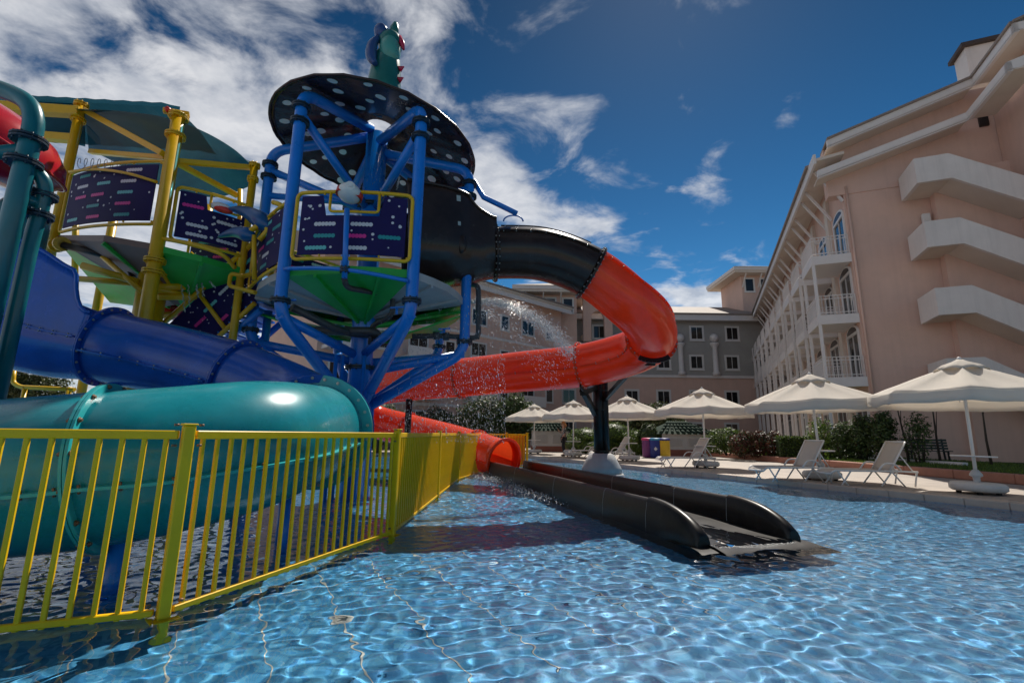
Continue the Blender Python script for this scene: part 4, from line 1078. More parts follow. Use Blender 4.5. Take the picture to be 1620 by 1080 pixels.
# ------------------------------------------------------------------ hotel buildings
mat('stucco_pink', (0.66, 0.455, 0.375), 0.85, var=.07, vscale=.7, bump=.2, bscale=30, dirt=.06, streak=.16)
mat('stucco_grey', (0.36, 0.35, 0.33), 0.85, var=.08, vscale=.7, bump=.12, bscale=25, dirt=.05)
mat('stucco_white', (0.70, 0.66, 0.64), 0.7, var=.06, vscale=1.0, dirt=.08, streak=.22, bump=.15, bscale=30)
mat('trim_white', (0.72, 0.68, 0.66), 0.6, var=.05, vscale=1.5, dirt=.05)
mat('soffit', (0.66, 0.58, 0.50), 0.75, var=.06, vscale=1)
mat('roof_sheet', (0.26, 0.21, 0.18), 0.7, var=.15, vscale=2, bump=.3, bscale=10)
mat('frame_white', (0.68, 0.66, 0.64), 0.5)
mat('glass_dark', (0.02, 0.02, 0.022), 0.15, spec=.25)
def pane_mat():          # dark glass, some with a pale curtain drawn behind
    m = mat('window_glass', (.02, .022, .025), .08); t = m.node_tree; b = t.nodes['Principled BSDF']; oi = t.nodes.new('ShaderNodeObjectInfo'); tc = t.nodes.new('ShaderNodeTexCoord')
    cr = t.nodes.new('ShaderNodeValToRGB'); cr.color_ramp.interpolation = 'CONSTANT'; cr.color_ramp.elements[0].color = (.014, .017, .02, 1); cr.color_ramp.elements[1].position = .45; cr.color_ramp.elements[1].color = (.05, .045, .04, 1); cr.color_ramp.elements.new(.7).color = (.15, .13, .11, 1); cr.color_ramp.elements.new(.85).color = (.02, .022, .025, 1)
    wv = t.nodes.new('ShaderNodeTexWave'); wv.inputs['Scale'].default_value = 6; wv.inputs['Distortion'].default_value = 2; t.links.new(tc.outputs['Object'], wv.inputs['Vector'])
    mx = t.nodes.new('ShaderNodeMix'); mx.data_type = 'RGBA'; mx.blend_type = 'MULTIPLY'; mx.inputs['Factor'].default_value = .5; t.links.new(oi.outputs['Random'], cr.inputs[0]); t.links.new(cr.outputs[0], mx.inputs['A']); t.links.new(wv.outputs['Color'], mx.inputs['B']); t.links.new(mx.outputs['Result'], b.inputs['Base Color'])
pane_mat()
mat('curtain', (0.30, 0.27, 0.23), 0.8, var=.2, vscale=3)
mat('chimney_brown', (0.06, 0.045, 0.04), 0.7)
def plane_hit(px, py, p0, d):
    """where the line of sight meets the upright plane through p0 along d"""
    r = ray(px, py); n_ = V((d.y, -d.x, 0)); t = (p0.x * n_.x + p0.y * n_.y) / (r.x * n_.x + r.y * n_.y)
    return V((r.x * t, r.y * t, CAMZ + r.z * t))
class Frame:
    """upright facade: origin o (z=0), a along it, out its outward normal"""
    def __init__(s, o, a, out_): s.o = V(o); s.a = V(a).normalized(); s.n = V(out_).normalized(); s.R = Matrix((s.a, s.n, V((0, 0, 1)))).transposed()
    def p(s, x, z, o=0.0): return s.o + s.a * x + s.n * o + V((0, 0, z))
    def box(s, mb, x0, x1, z0, z1, o0, o1, m=0):
        mb.box(s.p((x0 + x1) / 2, (z0 + z1) / 2, (o0 + o1) / 2), (abs(x1 - x0), abs(o1 - o0), abs(z1 - z0)), s.R, m)
    def window(s, root, x, z, w_, h, bars=1, frame=.12, sill=True):
        """x,z centre; a real frame, a recessed pane, mullions"""
        mb = MB(); f = frame
        s.box(mb, x - w_ / 2 - f, x - w_ / 2, z - h / 2 - f, z + h / 2 + f, -.05, .07); s.box(mb, x + w_ / 2, x + w_ / 2 + f, z - h / 2 - f, z + h / 2 + f, -.05, .07)
        s.box(mb, x - w_ / 2, x + w_ / 2, z + h / 2, z + h / 2 + f, -.05, .065); s.box(mb, x - w_ / 2, x + w_ / 2, z - h / 2 - f, z - h / 2, -.05, .065)
        for k in range(bars):
            xx = x - w_ / 2 + w_ * (k + 1) / (bars + 1); s.box(mb, xx - .025, xx + .025, z - h / 2, z + h / 2, .0, .05)
        if sill: s.box(mb, x - w_ / 2 - f - .05, x + w_ / 2 + f + .05, z - h / 2 - f - .07, z - h / 2 - f, -.02, .14)
        wn = mb.build('window', 'frame_white', root)
        mb = MB(); s.box(mb, x - w_ / 2, x + w_ / 2, z - h / 2, z + h / 2, -.03, .012); mb.build('pane', 'window_glass', wn)
        return wn
# ---------------- right wing, running away from us
TH = radians(22.0); RU = V((sin(TH), cos(TH), 0)); RV = V((cos(TH), -sin(TH), 0))
C0 = V((16.6, 22.0, 0))
LEN = 36.0; FLOORS = [.35, 3.9, 6.95, 10.0]; WTOP = 14.9
rb = thing('hotel_wing', C0 + V((0, 0, .3)), 'pink hotel wing on the right with white balconies and an outside stair', 'building')
ff = Frame(C0, RU, -RV); fe = Frame(C0, RV, -RU)       # long facade; end wall
mb = MB(); ff.box(mb, 0, LEN, .0, WTOP, -13, 0); mb.build('wall', 'stucco_pink', rb)
NBAY = 10; BW = LEN / NBAY
def rail_mesh(f, x0, x1, o0, o1, z0, h=1.0):
    """white railing round three sides of a balcony"""
    mb = MB(); run = [((x0, o0), (x0, o1)), ((x0, o1), (x1, o1)), ((x1, o1), (x1, o0))]
    for (xa, oa), (xb, ob) in run:
        a, b = f.p(xa, 0, oa), f.p(xb, 0, ob)
        for zz in (z0 + h, z0 + h - .16, z0 + .14): mb.bar(a + V((0, 0, zz)), b + V((0, 0, zz)), .04, .035)
        n_ = max(2, int((b - a).length / .16))
        for k in range(n_ + 1): mb.bar(a.lerp(b, k / n_) + V((0, 0, z0 + .02)), a.lerp(b, k / n_) + V((0, 0, z0 + h)), .022, .022)
    return mb
for i in range(NBAY):
    x0 = i * BW + .0; x1 = x0 + BW * .70
    for L_, z in enumerate(FLOORS[1:]):
        mb = MB(); ff.box(mb, x0, x1, z - .28, z, .003, 1.65); ff.box(mb, x0 - .02, x1 + .02, z - .33, z + .12, 1.6, 1.7)
        ff.box(mb, x0 - .025, x0 + .06, z - .33, z + .12, .004, 1.6); ff.box(mb, x1 - .06, x1 + .025, z - .33, z + .12, .004, 1.6)
        bal = mb.build('balcony', 'trim_white', rb)
        rail_mesh(ff, x0 + .03, x1 - .03, .05, 1.63, z + .1).build('railing', 'trim_white', bal)
        # a white plastic chair and table top peep over the rail on the near balconies
    for xx in (x0 + .08, x1 - .08):
        mb = MB(); mb.bar(ff.p(xx, .3, 1.62), ff.p(xx, FLOORS[3] - .3, 1.62), .13, .13, RU); mb.build('balcony_post', 'trim_white', rb)
    for z in FLOORS:
        xm = (x0 + x1) / 2
        mb = MB(); w_, h = 1.7, 2.25
        ff.box(mb, xm - w_ / 2 - .14, xm - w_ / 2, z + .02, z + h, -.02, .08); ff.box(mb, xm + w_ / 2, xm + w_ / 2 + .14, z + .02, z + h, -.02, .08); ff.box(mb, xm - w_ / 2 - .14, xm + w_ / 2 + .14, z + h, z + h + .14, -.02, .085); ff.box(mb, xm - .03, xm + .03, z + .02, z + h, -.02, .06)
        pr = [ff.p(xm + (w_ / 2 + .14) * cos(t), z + h + .139 + .42 * sin(t), .0) for t in [pi * k / 10 for k in range(11)]]
        mb.prism(pr, ff.n * .07); dr = mb.build('balcony_door', 'frame_white', rb)
        mb = MB(); ff.box(mb, xm - w_ / 2, xm + w_ / 2, z + .02, z + h, -.01, .02); mb.build('pane', 'window_glass', dr)
        pr = [ff.p(xm + (w_ / 2 - .05) * cos(t), z + h + .16 + .30 * sin(t), .07) for t in [pi * k / 10 for k in range(11)]]
        mb = MB(); mb.prism(pr, ff.n * .012); mb.build('fan_light', 'glass_dark', dr)
        # pilaster between the bays
    mb = MB(); xx = x1 + BW * .15; ff.box(mb, xx - .3, xx + .3, .3, WTOP - .6, .002, .16); mb.build('pilaster', 'soffit', rb)
    for xx in (x0 + .1, x1 - .1):   # eave struts
        mb = MB(); mb.bar(ff.p(xx, 12.9, .02), ff.p(xx, 14.74, 1.1), .11, .13, RU); mb.build('eave_strut', 'trim_white', rb)
mb = MB(); mb.prism([ff.p(-1.0, 14.9, 0.003), ff.p(-1.0, 14.75, 1.2), ff.p(-1.0, 14.9, 1.2), ff.p(-1.0, 15.05, 0.003)], RU * (LEN + 1.4)); mb.build('eave_soffit', 'soffit', rb)
mb = MB(); ff.box(mb, -1.02, LEN + .4, 14.62, 15.12, 1.203, 1.32); mb.build('fascia', 'trim_white', rb)
mb = MB(); mb.prism([ff.p(.2, 15.06, 1.45), ff.p(.2, 15.2, 1.45), ff.p(.2, 17.5, -7.5), ff.p(.2, 15.2, -15), ff.p(.2, 15.06, -15), ff.p(.2, 17.3, -7.5)], RU * (LEN + .2)); rf_ = mb.build('roof', 'roof_sheet', rb)
# --- end wall with bargeboards, following the rake
bo = C0 - RU * 1.0                     # plane of the bargeboards
def rake(y_off, px0, py0, px1, py1, h, name, jog=3.2):
    a = plane_hit(px0, py0, bo, RV); b = plane_hit(px1, py1, bo, RV)
    c = b - RU * jog; sl = (b.z - a.z) / (b - a).length; e = c + RV * 5 + V((0, 0, sl * 5 / sqrt(1 - sl * sl)))
    for k, (p, q) in enumerate(((a, b), (b, c), (c, e))):
        mb = MB(); nn = RU if k != 1 else -RV
        mb.prism([p, q, q - V((0, 0, h)), p - V((0, 0, h))], nn * .16 if k != 1 else RV * .16); mb.build(name, 'trim_white', rb)
        # board's sloping underside back to the wall
        if k == 0: mb = MB(); mb.prism([p - V((0, 0, h * .9)), q - V((0, 0, h * .9)), q - V((0, 0, h * .9)) + RU * 1.0, p - V((0, 0, h * .9)) + RU * 1.0], V((0, 0, .06))); mb.build('barge_soffit', 'soffit', rb)
        if k == 1: mb = MB(); mb.prism([p - V((0, 0, h * .9)), q - V((0, 0, h * .9)), q - V((0, 0, h * .9)) + RV * 1.0, p - V((0, 0, h * .9)) + RV * 1.0], V((0, 0, .06))); mb.build('barge_soffit', 'soffit', rb)
    return a, b, c, e
u_ = rake(0, 1308, 222, 1537, 124, .42, 'barge_board'); l_ = rake(0, 1293, 270, 1528, 178, .42, 'cornice_band')
# roof edge above the upper board
for p, q in ((u_[0], u_[1]), (u_[1], u_[2]), (u_[2], u_[3])):
    mb = MB(); d_ = (q - p).normalized(); nn = RU if abs(d_.dot(RV)) > .5 else RV
    mb.prism([p + V((0, 0, .003)) - nn * .08, q + V((0, 0, .003)) - nn * .08, q + V((0, 0, .11)) - nn * .08, p + V((0, 0, .11)) - nn * .08], nn * 1.6); mb.build('roof_edge', 'roof_sheet', rb)
# gable wall between and under the boards
a, b, c, e = u_
mb = MB(); w0 = a + RU * .95; w1 = b + RU * .95; w2 = w1 + RV * 2.5
mb.prism([V((w0.x, w0.y, 13.2)), V((w2.x, w2.y, 13.2)), w2, w1, w0], RU * .6); mb.build('gable_wall', 'stucco_pink', rb)
jw0, jw1 = b + RV * .95 + RU * .9, c + RV * .95 + RU * .95
mb = MB(); mb.prism([V((jw0.x, jw0.y, 0)), V((jw1.x, jw1.y, 0)), V((jw1.x, jw1.y, c.z - .02)), V((jw0.x, jw0.y, b.z - .02))], RV * 7); mb.build('stair_block', 'stucco_pink', rb)
# small vent window and a lamp under the band
v0 = plane_hit(1562, 190, C0, RV)
# --- outside stair: three landings with solid white parapets
SPL = C0 - RU * 2.0                     # front plane of the stair
f1 = [(1445, 252), (1500, 243), (1640, 284)]
b1 = [(1640, 330), (1500, 284), (1452, 298)]
top = [plane_hit(x, y, SPL, RV) for x, y in f1]; bot = [plane_hit(x, y, SPL, RV) for x, y in b1]
bot = [V((t.x, t.y, t.z - 1.18)) for t in reversed(top)]
for k in range(4):
    dz = V((0, 0, -3.02 * k + .02)); T = [p + dz for p in top]; B = [p + dz for p in bot]
    mb = MB(); mb.prism(T + B, RU * .16); stp = mb.build('stair_parapet', 'stucco_white', rb)
    # left return to the wall
    mb = MB(); a, bq = T[0], B[-1]; back = RU * 1.84
    mb.prism([a + RU * .163, a + back, bq + back, bq + RU * .163], RV * .16); mb.build('stair_parapet', 'stucco_white', rb)
    # landing slab and flight slab
    mb = MB(); z = B[-1].z + .06
    lp = [V((p.x, p.y, z)) for p in (T[0] + RU * .165 + RV * .165, T[1] + RU * .165, T[1] + RU * 1.98, T[0] + RU * 1.98 + RV * .165)]
    mb.prism(lp, V((0, 0, .16))); mb.build('landing', 'soffit', rb)
    mb = MB(); p, q = V(B[1]) + RU * .165 + V((0, 0, .06)), V(B[0]) + RU * .165 + V((0, 0, .06)); mb.prism([p, q, q + V((0, 0, .16)), p + V((0, 0, .16))], RU * 1.8); mb.build('stair_slab', 'soffit', rb)
# projecting core behind the flights
ce = plane_hit(1484, 345, C0 - RU * .5, RV); ce2 = ce + RV * 9
mb = MB(); mb.prism([V((ce.x, ce.y, .0)), V((ce2.x, ce2.y, .0)), V((ce2.x, ce2.y, 13.6)), V((ce.x, ce.y, 13.4))], RU * .49); mb.build('stair_core', 'stucco_pink', rb)
# wall lamp, vent and roof cap
mb = MB(); c = plane_hit(1465, 345, C0 - RU * .15, RV); mb.bbox(c, (.32, .2, .42), .03, fe.R); mb.build('wall_lamp', 'frame_white', rb)
c = plane_hit(1541, 96, C0 - RU * -4, RV); mb = MB(); mb.box(c + V((.3, 0, -.6)), (1.6, 1.2, 2.4), fe.R); ch = mb.build('chimney', 'stucco_white', rb)
mb = MB(); mb.box(c + V((.3, 0, .68)), (2.0, 1.6, .22), fe.R); mb.build('chimney_cap', 'chimney_brown', ch)
mb = MB(); c = plane_hit(1556, 192, C0 - RU * .1, RV); mb.box(c, (.34, .1, .5), fe.R); mb.build('vent_window', 'glass_dark', rb)
pz = plane_hit(1352, 480, C0 - RU * .08, RV); mb = MB(); mb.tube([V((pz.x + .25, pz.y - .1, .3)), V((pz.x + .25, pz.y - .1, 13.6))], .05, 8); mb.build('rain_pipe', 'stucco_pink', rb)
# ---------------- rear wing, facing us
BY = 54.0
fb = Frame(V((3.0, BY, 0)), V((1, 0, 0)), V((0, -1, 0)))
bb = thing('hotel_wing', fb.p(0, .1), 'grey and pink rear hotel wing facing the pool with small square windows', 'building')
def bx(px, py): p = plane_hit(px, py, V((0, BY, 0)), V((1, 0, 0))); return p.x - 3.0, p.z
xr = bx(1204, 600)[0]; zE = bx(1130, 506)[1]; zS = bx(1120, 596)[1]
mb = MB(); fb.box(mb, 0, xr + 6, zS, zE + .6, -10, 0); mb.build('upper_wall', 'stucco_grey', bb)
mb = MB(); fb.box(mb, 0, xr + 6, 0, zS - .003, -9.99, .01); mb.build('lower_wall', 'stucco_pink', bb)
mb = MB(); fb.box(mb, 0, xr + 1, zS - .15, zS + .15, .012, .2); mb.build('string_course', 'trim_white', bb)
mb = MB(); fb.box(mb, -.6, xr - .3, zE - .3, zE + .35, .6, 1.1); mb.build('fascia', 'trim_white', bb)
mb = MB(); fb.box(mb, -.5, xr - .2, zE + .0, zE + .2, -.05, .597); mb.build('eave_soffit', 'soffit', bb)
mb = MB(); mb.prism([fb.p(-1, zE + .36, 1.3), fb.p(-1, zE + .5, 1.3), fb.p(-1, zE + 3.2, -6), fb.p(-1, zE + .36, -10)], V((xr + .8, 0, 0))); mb.build('roof', 'roof_sheet', bb)
for px in (900, 948, 1000, 1050, 1102, 1158):
    for row, py in enumerate((527, 573, 629, 680)):
        if row == 0 and px in (1050, 1000): pass
        x, z = bx(px, py); z = bx(1102, py)[1]
        fb.window(bb, x, z, 1.25, 1.35, 1, .22)
for px in (925, 975, 1075, 1129):
    x, zt_ = bx(px, 545); mb = MB()
    mb.lathe([(.0, zS + .15), (.42, zS + .15), (.42, zS + .5), (.3, zS + .6), (.27, zt_ - .4), (.45, zt_ - .1), (.5, zt_), (.5, zt_ + .15), (0, zt_ + .15)], fb.p(x, 0, .2), n=16); mb.ball(fb.p(x, zt_ + .75, .2), .5, 14); mb.build('half_column', 'trim_white', bb)
x, z = bx(1075, 497); mb = MB(); fb.box(mb, x - .5, x + .5, z - 1, z + .9, -4, -3); c_ = mb.build('chimney', 'stucco_white', bb)
mb = MB(); fb.box(mb, x - .65, x + .65, z + .9, z + 1.1, -4.15, -2.85); mb.build('chimney_cap', 'chimney_brown', c_)
# small entrance with a pitched glass canopy, low
mb = MB(); x, z = bx(1140, 668)
# ---------------- roof towers
def roof_tower(px0, px1, pyt, Y, pyb, label, nwin, lit=None):
    a, b = P(px0, pyt, Y), P(px1, pyt, Y); w_ = b.x - a.x
    f = Frame(V((a.x, Y, 0)), V((1, 0, 0)), V((0, -1, 0)))
    zt_ = a.z; zb_ = P(px0, pyb, Y).z - 3
    r = thing('roof_tower', f.p(w_ / 2, zb_, -w_ / 2), label, 'building')
    mb = MB(); f.box(mb, 0, w_, zb_, zt_, -w_, 0); mb.build('wall', 'stucco_pink', r)
    mb = MB(); f.box(mb, -1.3, w_ + 1.3, zt_ + .02, zt_ + .3, -w_ - 1.2, 1.2); mb.build('eave', 'soffit', r)
    mb = MB(); f.box(mb, -1.4, w_ + 1.4, zt_ + .303, zt_ + .7, -w_ - 1.3, 1.3); mb.build('fascia', 'trim_white', r)
    mb = MB(); c = f.p(w_ / 2, zt_ + .7, -w_ / 2); k = w_ / 2 + 1.4
    mb.add([c + V((-k, -k, .003)), c + V((k, -k, .003)), c + V((k, k, .003)), c + V((-k, k, .003)), c + V((0, 0, 1.6))], [(0, 1, 4), (1, 2, 4), (2, 3, 4), (3, 0, 4), (3, 2, 1, 0)]); mb.build('roof', 'roof_sheet', r)
    for k in range(nwin):
        x = w_ * (k + .5) / nwin; f.window(r, x, zt_ - 1.2, w_ / nwin * .5, 1.5, 0, .18)
        mb = MB(); mb.bar(f.p(x - w_ / nwin / 2 + .1, zt_ - 1.5, .02), f.p(x - w_ / nwin / 2 + .1, zt_ - .02, 1.1), .12, .12); mb.build('eave_strut', 'trim_white', r)
    return r
roof_tower(830, 912, 466, 51.0, 510, 'pink roof tower with a flat eave beyond the curved hotel wing', 3)
roof_tower(1172, 1245, 436, 55.5, 490, 'pink roof tower with a wide eave where rear and right wings meet', 3)
# arch-like link right of the left tower
a = P(922, 468, 52.0); mb = MB(); fa = Frame(V((a.x, 52, 0)), V((1, 0, 0)), V((0, -1, 0)))
lk = thing('roof_link', V((a.x, 52, 12)), 'sunlit pink roof wall with an arched opening beside the left roof tower', 'wall')
wl = P(968, 480, 52).x - a.x; zt_ = a.z; zo = P(945, 512, 52).z
pr = [fa.p(0, zo - 2), fa.p(.9, zo - 2), fa.p(.9, zo + .6)] + [fa.p(.9 + (wl - 1.8) * (.5 - .5 * cos(pi * k / 8)), zo + .6 + .9 * sin(pi * k / 8)) for k in range(1, 8)] + [fa.p(wl - .9, zo + .6), fa.p(wl - .9, zo - 2), fa.p(wl, zo - 2), fa.p(wl, zt_ - .5), fa.p(0, zt_)]
mb.prism(pr, V((0, .5, 0))); mb.build('wall', 'stucco_pink', lk)
# ---------------- left rear wing, coming towards us behind the slides
LA, LB = V((-13.5, 32.3, 0)), V((5.3, 50.0, 0)); LD = (LB - LA).normalized(); LNn = V((LD.y, -LD.x, 0))
lb = thing('hotel_wing', LA + V((0, 0, .1)), 'pink hotel wing behind the slides with a dark eave and rows of windows', 'building')
fl_ = Frame(LA, LD, LNn); LL = (LB - LA).length; ze = 14.2
mb = MB(); fl_.box(mb, 0, LL, 0, ze + .2, -11, 0); mb.build('wall', 'stucco_pink', lb)
mb = MB(); fl_.box(mb, -.8, LL + .4, ze - .35, ze + .12, 1.0, 1.15); mb.build('fascia', 'trim_white', lb)
mb = MB(); fl_.box(mb, -.8, LL + .4, ze + .12, ze + .3, -.2, 1.3); mb.build('eave_soffit', 'soffit', lb)
mb = MB(); mb.prism([fl_.p(-1, ze + .3, 1.4), fl_.p(-1, ze + .45, 1.4), fl_.p(-1, ze + 2.8, -5.5), fl_.p(-1, ze + .3, -11)], LD * (LL + 1.5)); mb.build('roof', 'roof_sheet', lb)
for i in range(8):
    x = 1.8 + i * 3.15
    for z in (1.9, 5.1, 8.2, 11.6):
        big_ = i % 2 == 0
        fl_.window(lb, x, z, 1.6 if big_ else .9, 1.9 if big_ and z < 11 else 1.3, 1 if big_ else 0, .14)
        if big_ and z > 2 and z < 11:
            mb = MB(); fl_.box(mb, x - 1.5, x + 1.5, z - 1.35, z - 1.1, .003, 1.1); fl_.box(mb, x - 1.5, x + 1.5, z - 1.1, z - .35, 1.0, 1.1); mb.build('balcony', 'trim_white', lb)
for z in (3.45, 9.9):
    mb = MB(); fl_.box(mb, 0, LL, z - .12, z + .12, .002, .12); mb.build('string_course', 'trim_white', lb)
# ------------------------------------------------------------------ parasols
def fabric(name, col, tr=.35, rough=.8):
    m = mat(name, col, rough, var=.05, vscale=2.5, bump=.15, bscale=18); t = m.node_tree; b = t.nodes['Principled BSDF']
    tl = t.nodes.new('ShaderNodeBsdfTranslucent'); tl.inputs[0].default_value = (*[min(1, c * 1.05) for c in col], 1); mx = t.nodes.new('ShaderNodeMixShader'); mx.inputs[0].default_value = tr
    t.links.new(b.outputs[0], mx.inputs[1]); t.links.new(tl.outputs[0], mx.inputs[2]); t.links.new(mx.outputs[0], t.nodes['Material Output'].inputs[0])
fabric('parasol_cloth', (.80, .755, .69), .48)
fabric('sling_cloth', (.62, .58, .54), .25)
mat('base_plastic', (.58, .57, .56), .5, var=.08, dirt=.12)
def make_parasol(loc, rot, label, lean=0.0, seed=0):
    r = random.Random(seed); root = thing('parasol', (0, 0, 0), label, 'parasol', 'cream parasols along the pool edge')
    N8 = 8; Rr = 1.68; za, zr = 2.72, 2.02; sag = .085
    n_ = 8 * 6; rows = []
    for i, t in enumerate((0.13, .2, .35, .5, .65, .8, .92, 1.0)):
        row = []
        for j in range(n_):
            a = 2 * pi * j / n_; seg = (j % 6) / 6; oct_ = cos(pi / 8) / cos((seg - .5) * pi / 4)
            rad = Rr * t * oct_ * (1 - .03 * sin(pi * seg) * t)
            z = za - (za - zr) * (t ** 1.08) - sag * sin(pi * seg) * sin(pi * min(1, t)) - .02 * sin(pi * seg) * t + .035 * t * noise.noise(V((a * 3.1, t * 4, seed * 7.3))) + r.uniform(-.005, .005)
            row.append(V((rad * cos(a), rad * sin(a), z)))
        rows.append(row)
    edge = rows[-1]; val = [edge]
    for k, dz in enumerate((.02, .12, .23)):
        val.append([V((p.x * (1.004 + .004 * k), p.y * (1.004 + .004 * k), p.z - dz + (.012 * sin(j * 1.7 + k) if k else 0))) for j, p in enumerate(edge)])
    mb = MB(); mb.grid(rows, 0, True, True); cn = mb.build('canopy', 'parasol_cloth', root, fix=False); cn.modifiers.new('thick', 'SOLIDIFY').thickness = .006
    mb = MB(); mb.grid(val, 0, True, True); vl = mb.build('valance', 'parasol_cloth', root, fix=False); vl.modifiers.new('thick', 'SOLIDIFY').thickness = .006
    rows = []
    for t, dz in ((.02, .10), (.08, .085), (.2, .05), (.27, .015)):
        rows.append([V((Rr * t * cos(2 * pi * j / 32), Rr * t * sin(2 * pi * j / 32), za - (za - zr) * t + dz + (.035 * abs(sin(4 * 2 * pi * j / 32 / 1.0)) if t > .1 else 0))) for j in range(32)])
    mb = MB(); mb.grid(rows, 0, True, True); vt = mb.build('vent_cap', 'parasol_cloth', root, fix=False); vt.modifiers.new('thick', 'SOLIDIFY').thickness = .006
    mb = MB(); mb.tube([V((0, 0, .25)), V((0, 0, za + .06))], .032, 12); mb.ball(V((0, 0, za + .1)), .045, 10); mb.build('pole', 'white_metal', root)
    mb = MB()
    for k in range(8):
        a = 2 * pi * k / 8
        mb = MB(); mb.bar(V((.05 * cos(a), .05 * sin(a), za - .05)), V((Rr * .97 * cos(a), Rr * .97 * sin(a), zr - .01)), .018, .022); mb.build('rib', 'white_metal', root)
    mb = MB(); mb.lathe([(.0, .74), (.36, .74), (.37, .755), (.36, .77), (0, .772)], n=28); mb.build('tray_table', 'white_metal', root)
    mb = MB(); mb.lathe([(.035, .48), (.05, .48), (.1, .4), (.11, .36), (.06, .33), (.055, .22)], n=16); mb.build('hub', 'base_plastic', root)
    mb = MB(); mb.lathe([(0, .05), (.40, .05), (.455, .09), (.455, .18), (.41, .225), (.1, .235), (0, .235)], n=28)
    mb.build('base', 'base_plastic', root)
    for k in range(4):
        a = pi / 4 + k * pi / 2; mb = MB(); mb.lathe([(.0, 0), (.045, 0), (.05, .02), (.045, .052)], (.3 * cos(a), .3 * sin(a), 0), n=10); mb.build('foot', 'black_steel', root)
    root.location = loc; root.rotation_euler = (0, radians(lean), radians(rot))
    return root
PARA = [((1548, 778), 10.2, 'cream parasol nearest to us at the right edge of the picture', 5, 0), ((1301, 757), 13.0, 'cream parasol standing between the two nearest sunloungers', 14, 0), ((1117, 740), 17.4, 'cream parasol in front of the tiled hut beside the coloured bins', 30, 0), ((996, 731), 21.3, 'cream parasol half hidden by the black slide support post', 10, 0), ((907, 724), 24.5, 'cream parasol next to the standing person', 22, 0), ((845, 718), 28.0, 'farthest cream parasol, beside the yellow fence end', 3, 0)]
LEAN = [1.5, -1.2, .8, -.6, 1.0, 0]
for i, ((px, py), y, lab, rot, lean) in enumerate(PARA):
    lean = LEAN[i]
    p = P(px, py, y); make_parasol((p.x, y, .1), rot, lab, lean, i)
# ------------------------------------------------------------------ sun loungers
def make_lounger(loc, rz, label, back=58):
    root = thing('sun_lounger', (0, 0, 0), label, 'sunlounger', 'white sunloungers on the pool deck')
    W = .64; sl = 1.28; zs = .33; bl = .78; ba = radians(back)          # x: foot -> head
    x0 = -.95; hx = x0 + sl
    mb = MB(); rows = []
    for k in range(13):
        t = k / 12; rows.append([V((x0 + sl * t, -W / 2 + .03 + (W - .06) * j / 6, zs + .03 - .02 * sin(pi * j / 6) - .015 * sin(pi * t) - (.05 * (1 - t / .12) if t < .12 else 0))) for j in range(7)])
    mb.grid(rows); s_ = mb.build('seat_sling', 'sling_cloth', root, fix=False); s_.modifiers.new('thick', 'SOLIDIFY').thickness = .008
    mb = MB(); rows = []
    for k in range(9):
        t = k / 8; rows.append([V((hx + .02 + bl * t * cos(ba), -W / 2 + .03 + (W - .06) * j / 6, zs + .03 + bl * t * sin(ba) - .015 * sin(pi * j / 6))) for j in range(7)])
    mb.grid(rows); s_ = mb.build('back_sling', 'sling_cloth', root, fix=False); s_.modifiers.new('thick', 'SOLIDIFY').thickness = .008
    for sd in (-1, 1):
        y = sd * W / 2
        mb = MB(); mb.tube(round_corners([V((x0 - .02, y * .9, zs - .06)), V((x0 + .05, y, zs + .02)), V((hx + .25, y, zs + .02)), V((hx + .62, y, zs + .01))], .06), .022, 10); mb.build('side_rail', 'white_metal', root)
        mb = MB(); mb.tube([V((hx + .02, y, zs + .03)), V((hx + .02 + bl * cos(ba), y, zs + .03 + bl * sin(ba))) ], .02, 10); mb.build('back_rail', 'white_metal', root)
        mb = MB(); mb.tube(round_corners([V((hx - .25, y * 1.03, zs + .03)), V((hx - .12, y * 1.06, zs + .2)), V((hx + .12, y * 1.06, zs + .2)), V((hx + .25, y * 1.02, zs + .05))], .1), .02, 10); mb.build('arm_rest', 'white_metal', root)
        for xa, xb in ((x0 + .12, x0 + .32), (x0 + .42, x0 + .18), (hx + .05, hx - .22), (hx + .05, hx + .3), (hx + .6, hx + .52)):
            mb = MB(); mb.tube([V((xa, y * .98, zs + .01)), V((xb, y, .012))], .018, 8); mb.build('leg', 'white_metal', root)
        mb = MB(); mb.tube([V((hx + .55, y * .9, zs)), V((hx + .02 + bl * .6 * cos(ba), y * .9, zs + .03 + bl * .6 * sin(ba)))], .014, 8); mb.build('back_stay', 'white_metal', root)
    mb = MB(); mb.tube([V((hx + .02 + bl * cos(ba), -W / 2, zs + .03 + bl * sin(ba))), V((hx + .02 + bl * cos(ba), W / 2, zs + .03 + bl * sin(ba)))], .02, 10); mb.build('top_rail', 'white_metal', root)
    mb = MB(); mb.tube([V((x0 - .02, -W / 2 * .9, zs - .06)), V((x0 - .02, W / 2 * .9, zs - .06))], .02, 10); mb.build('foot_rail', 'white_metal', root)
    root.location = loc; root.rotation_euler = (0, 0, rz)
    return root
LOUNGE = [((1252, 754), 12.6, 8, 'white sunlounger standing left of the second parasol pole'), ((1372, 764), 11.7, -4, 'white sunlounger standing right of the second parasol pole'), ((1085, 736), 17.2, 6, 'white sunlounger standing left of the third parasol pole'), ((968, 727), 21.6, 8, 'white sunlounger behind the black support post'), ((925, 722), 23.6, 12, 'white sunlounger lying flat beside the standing person')]
for (px, py), y, rot, lab in LOUNGE:
    p = P(px, py, y); make_lounger((p.x, y, .1), radians(rot), lab, 58 if 'flat' not in lab else 14)
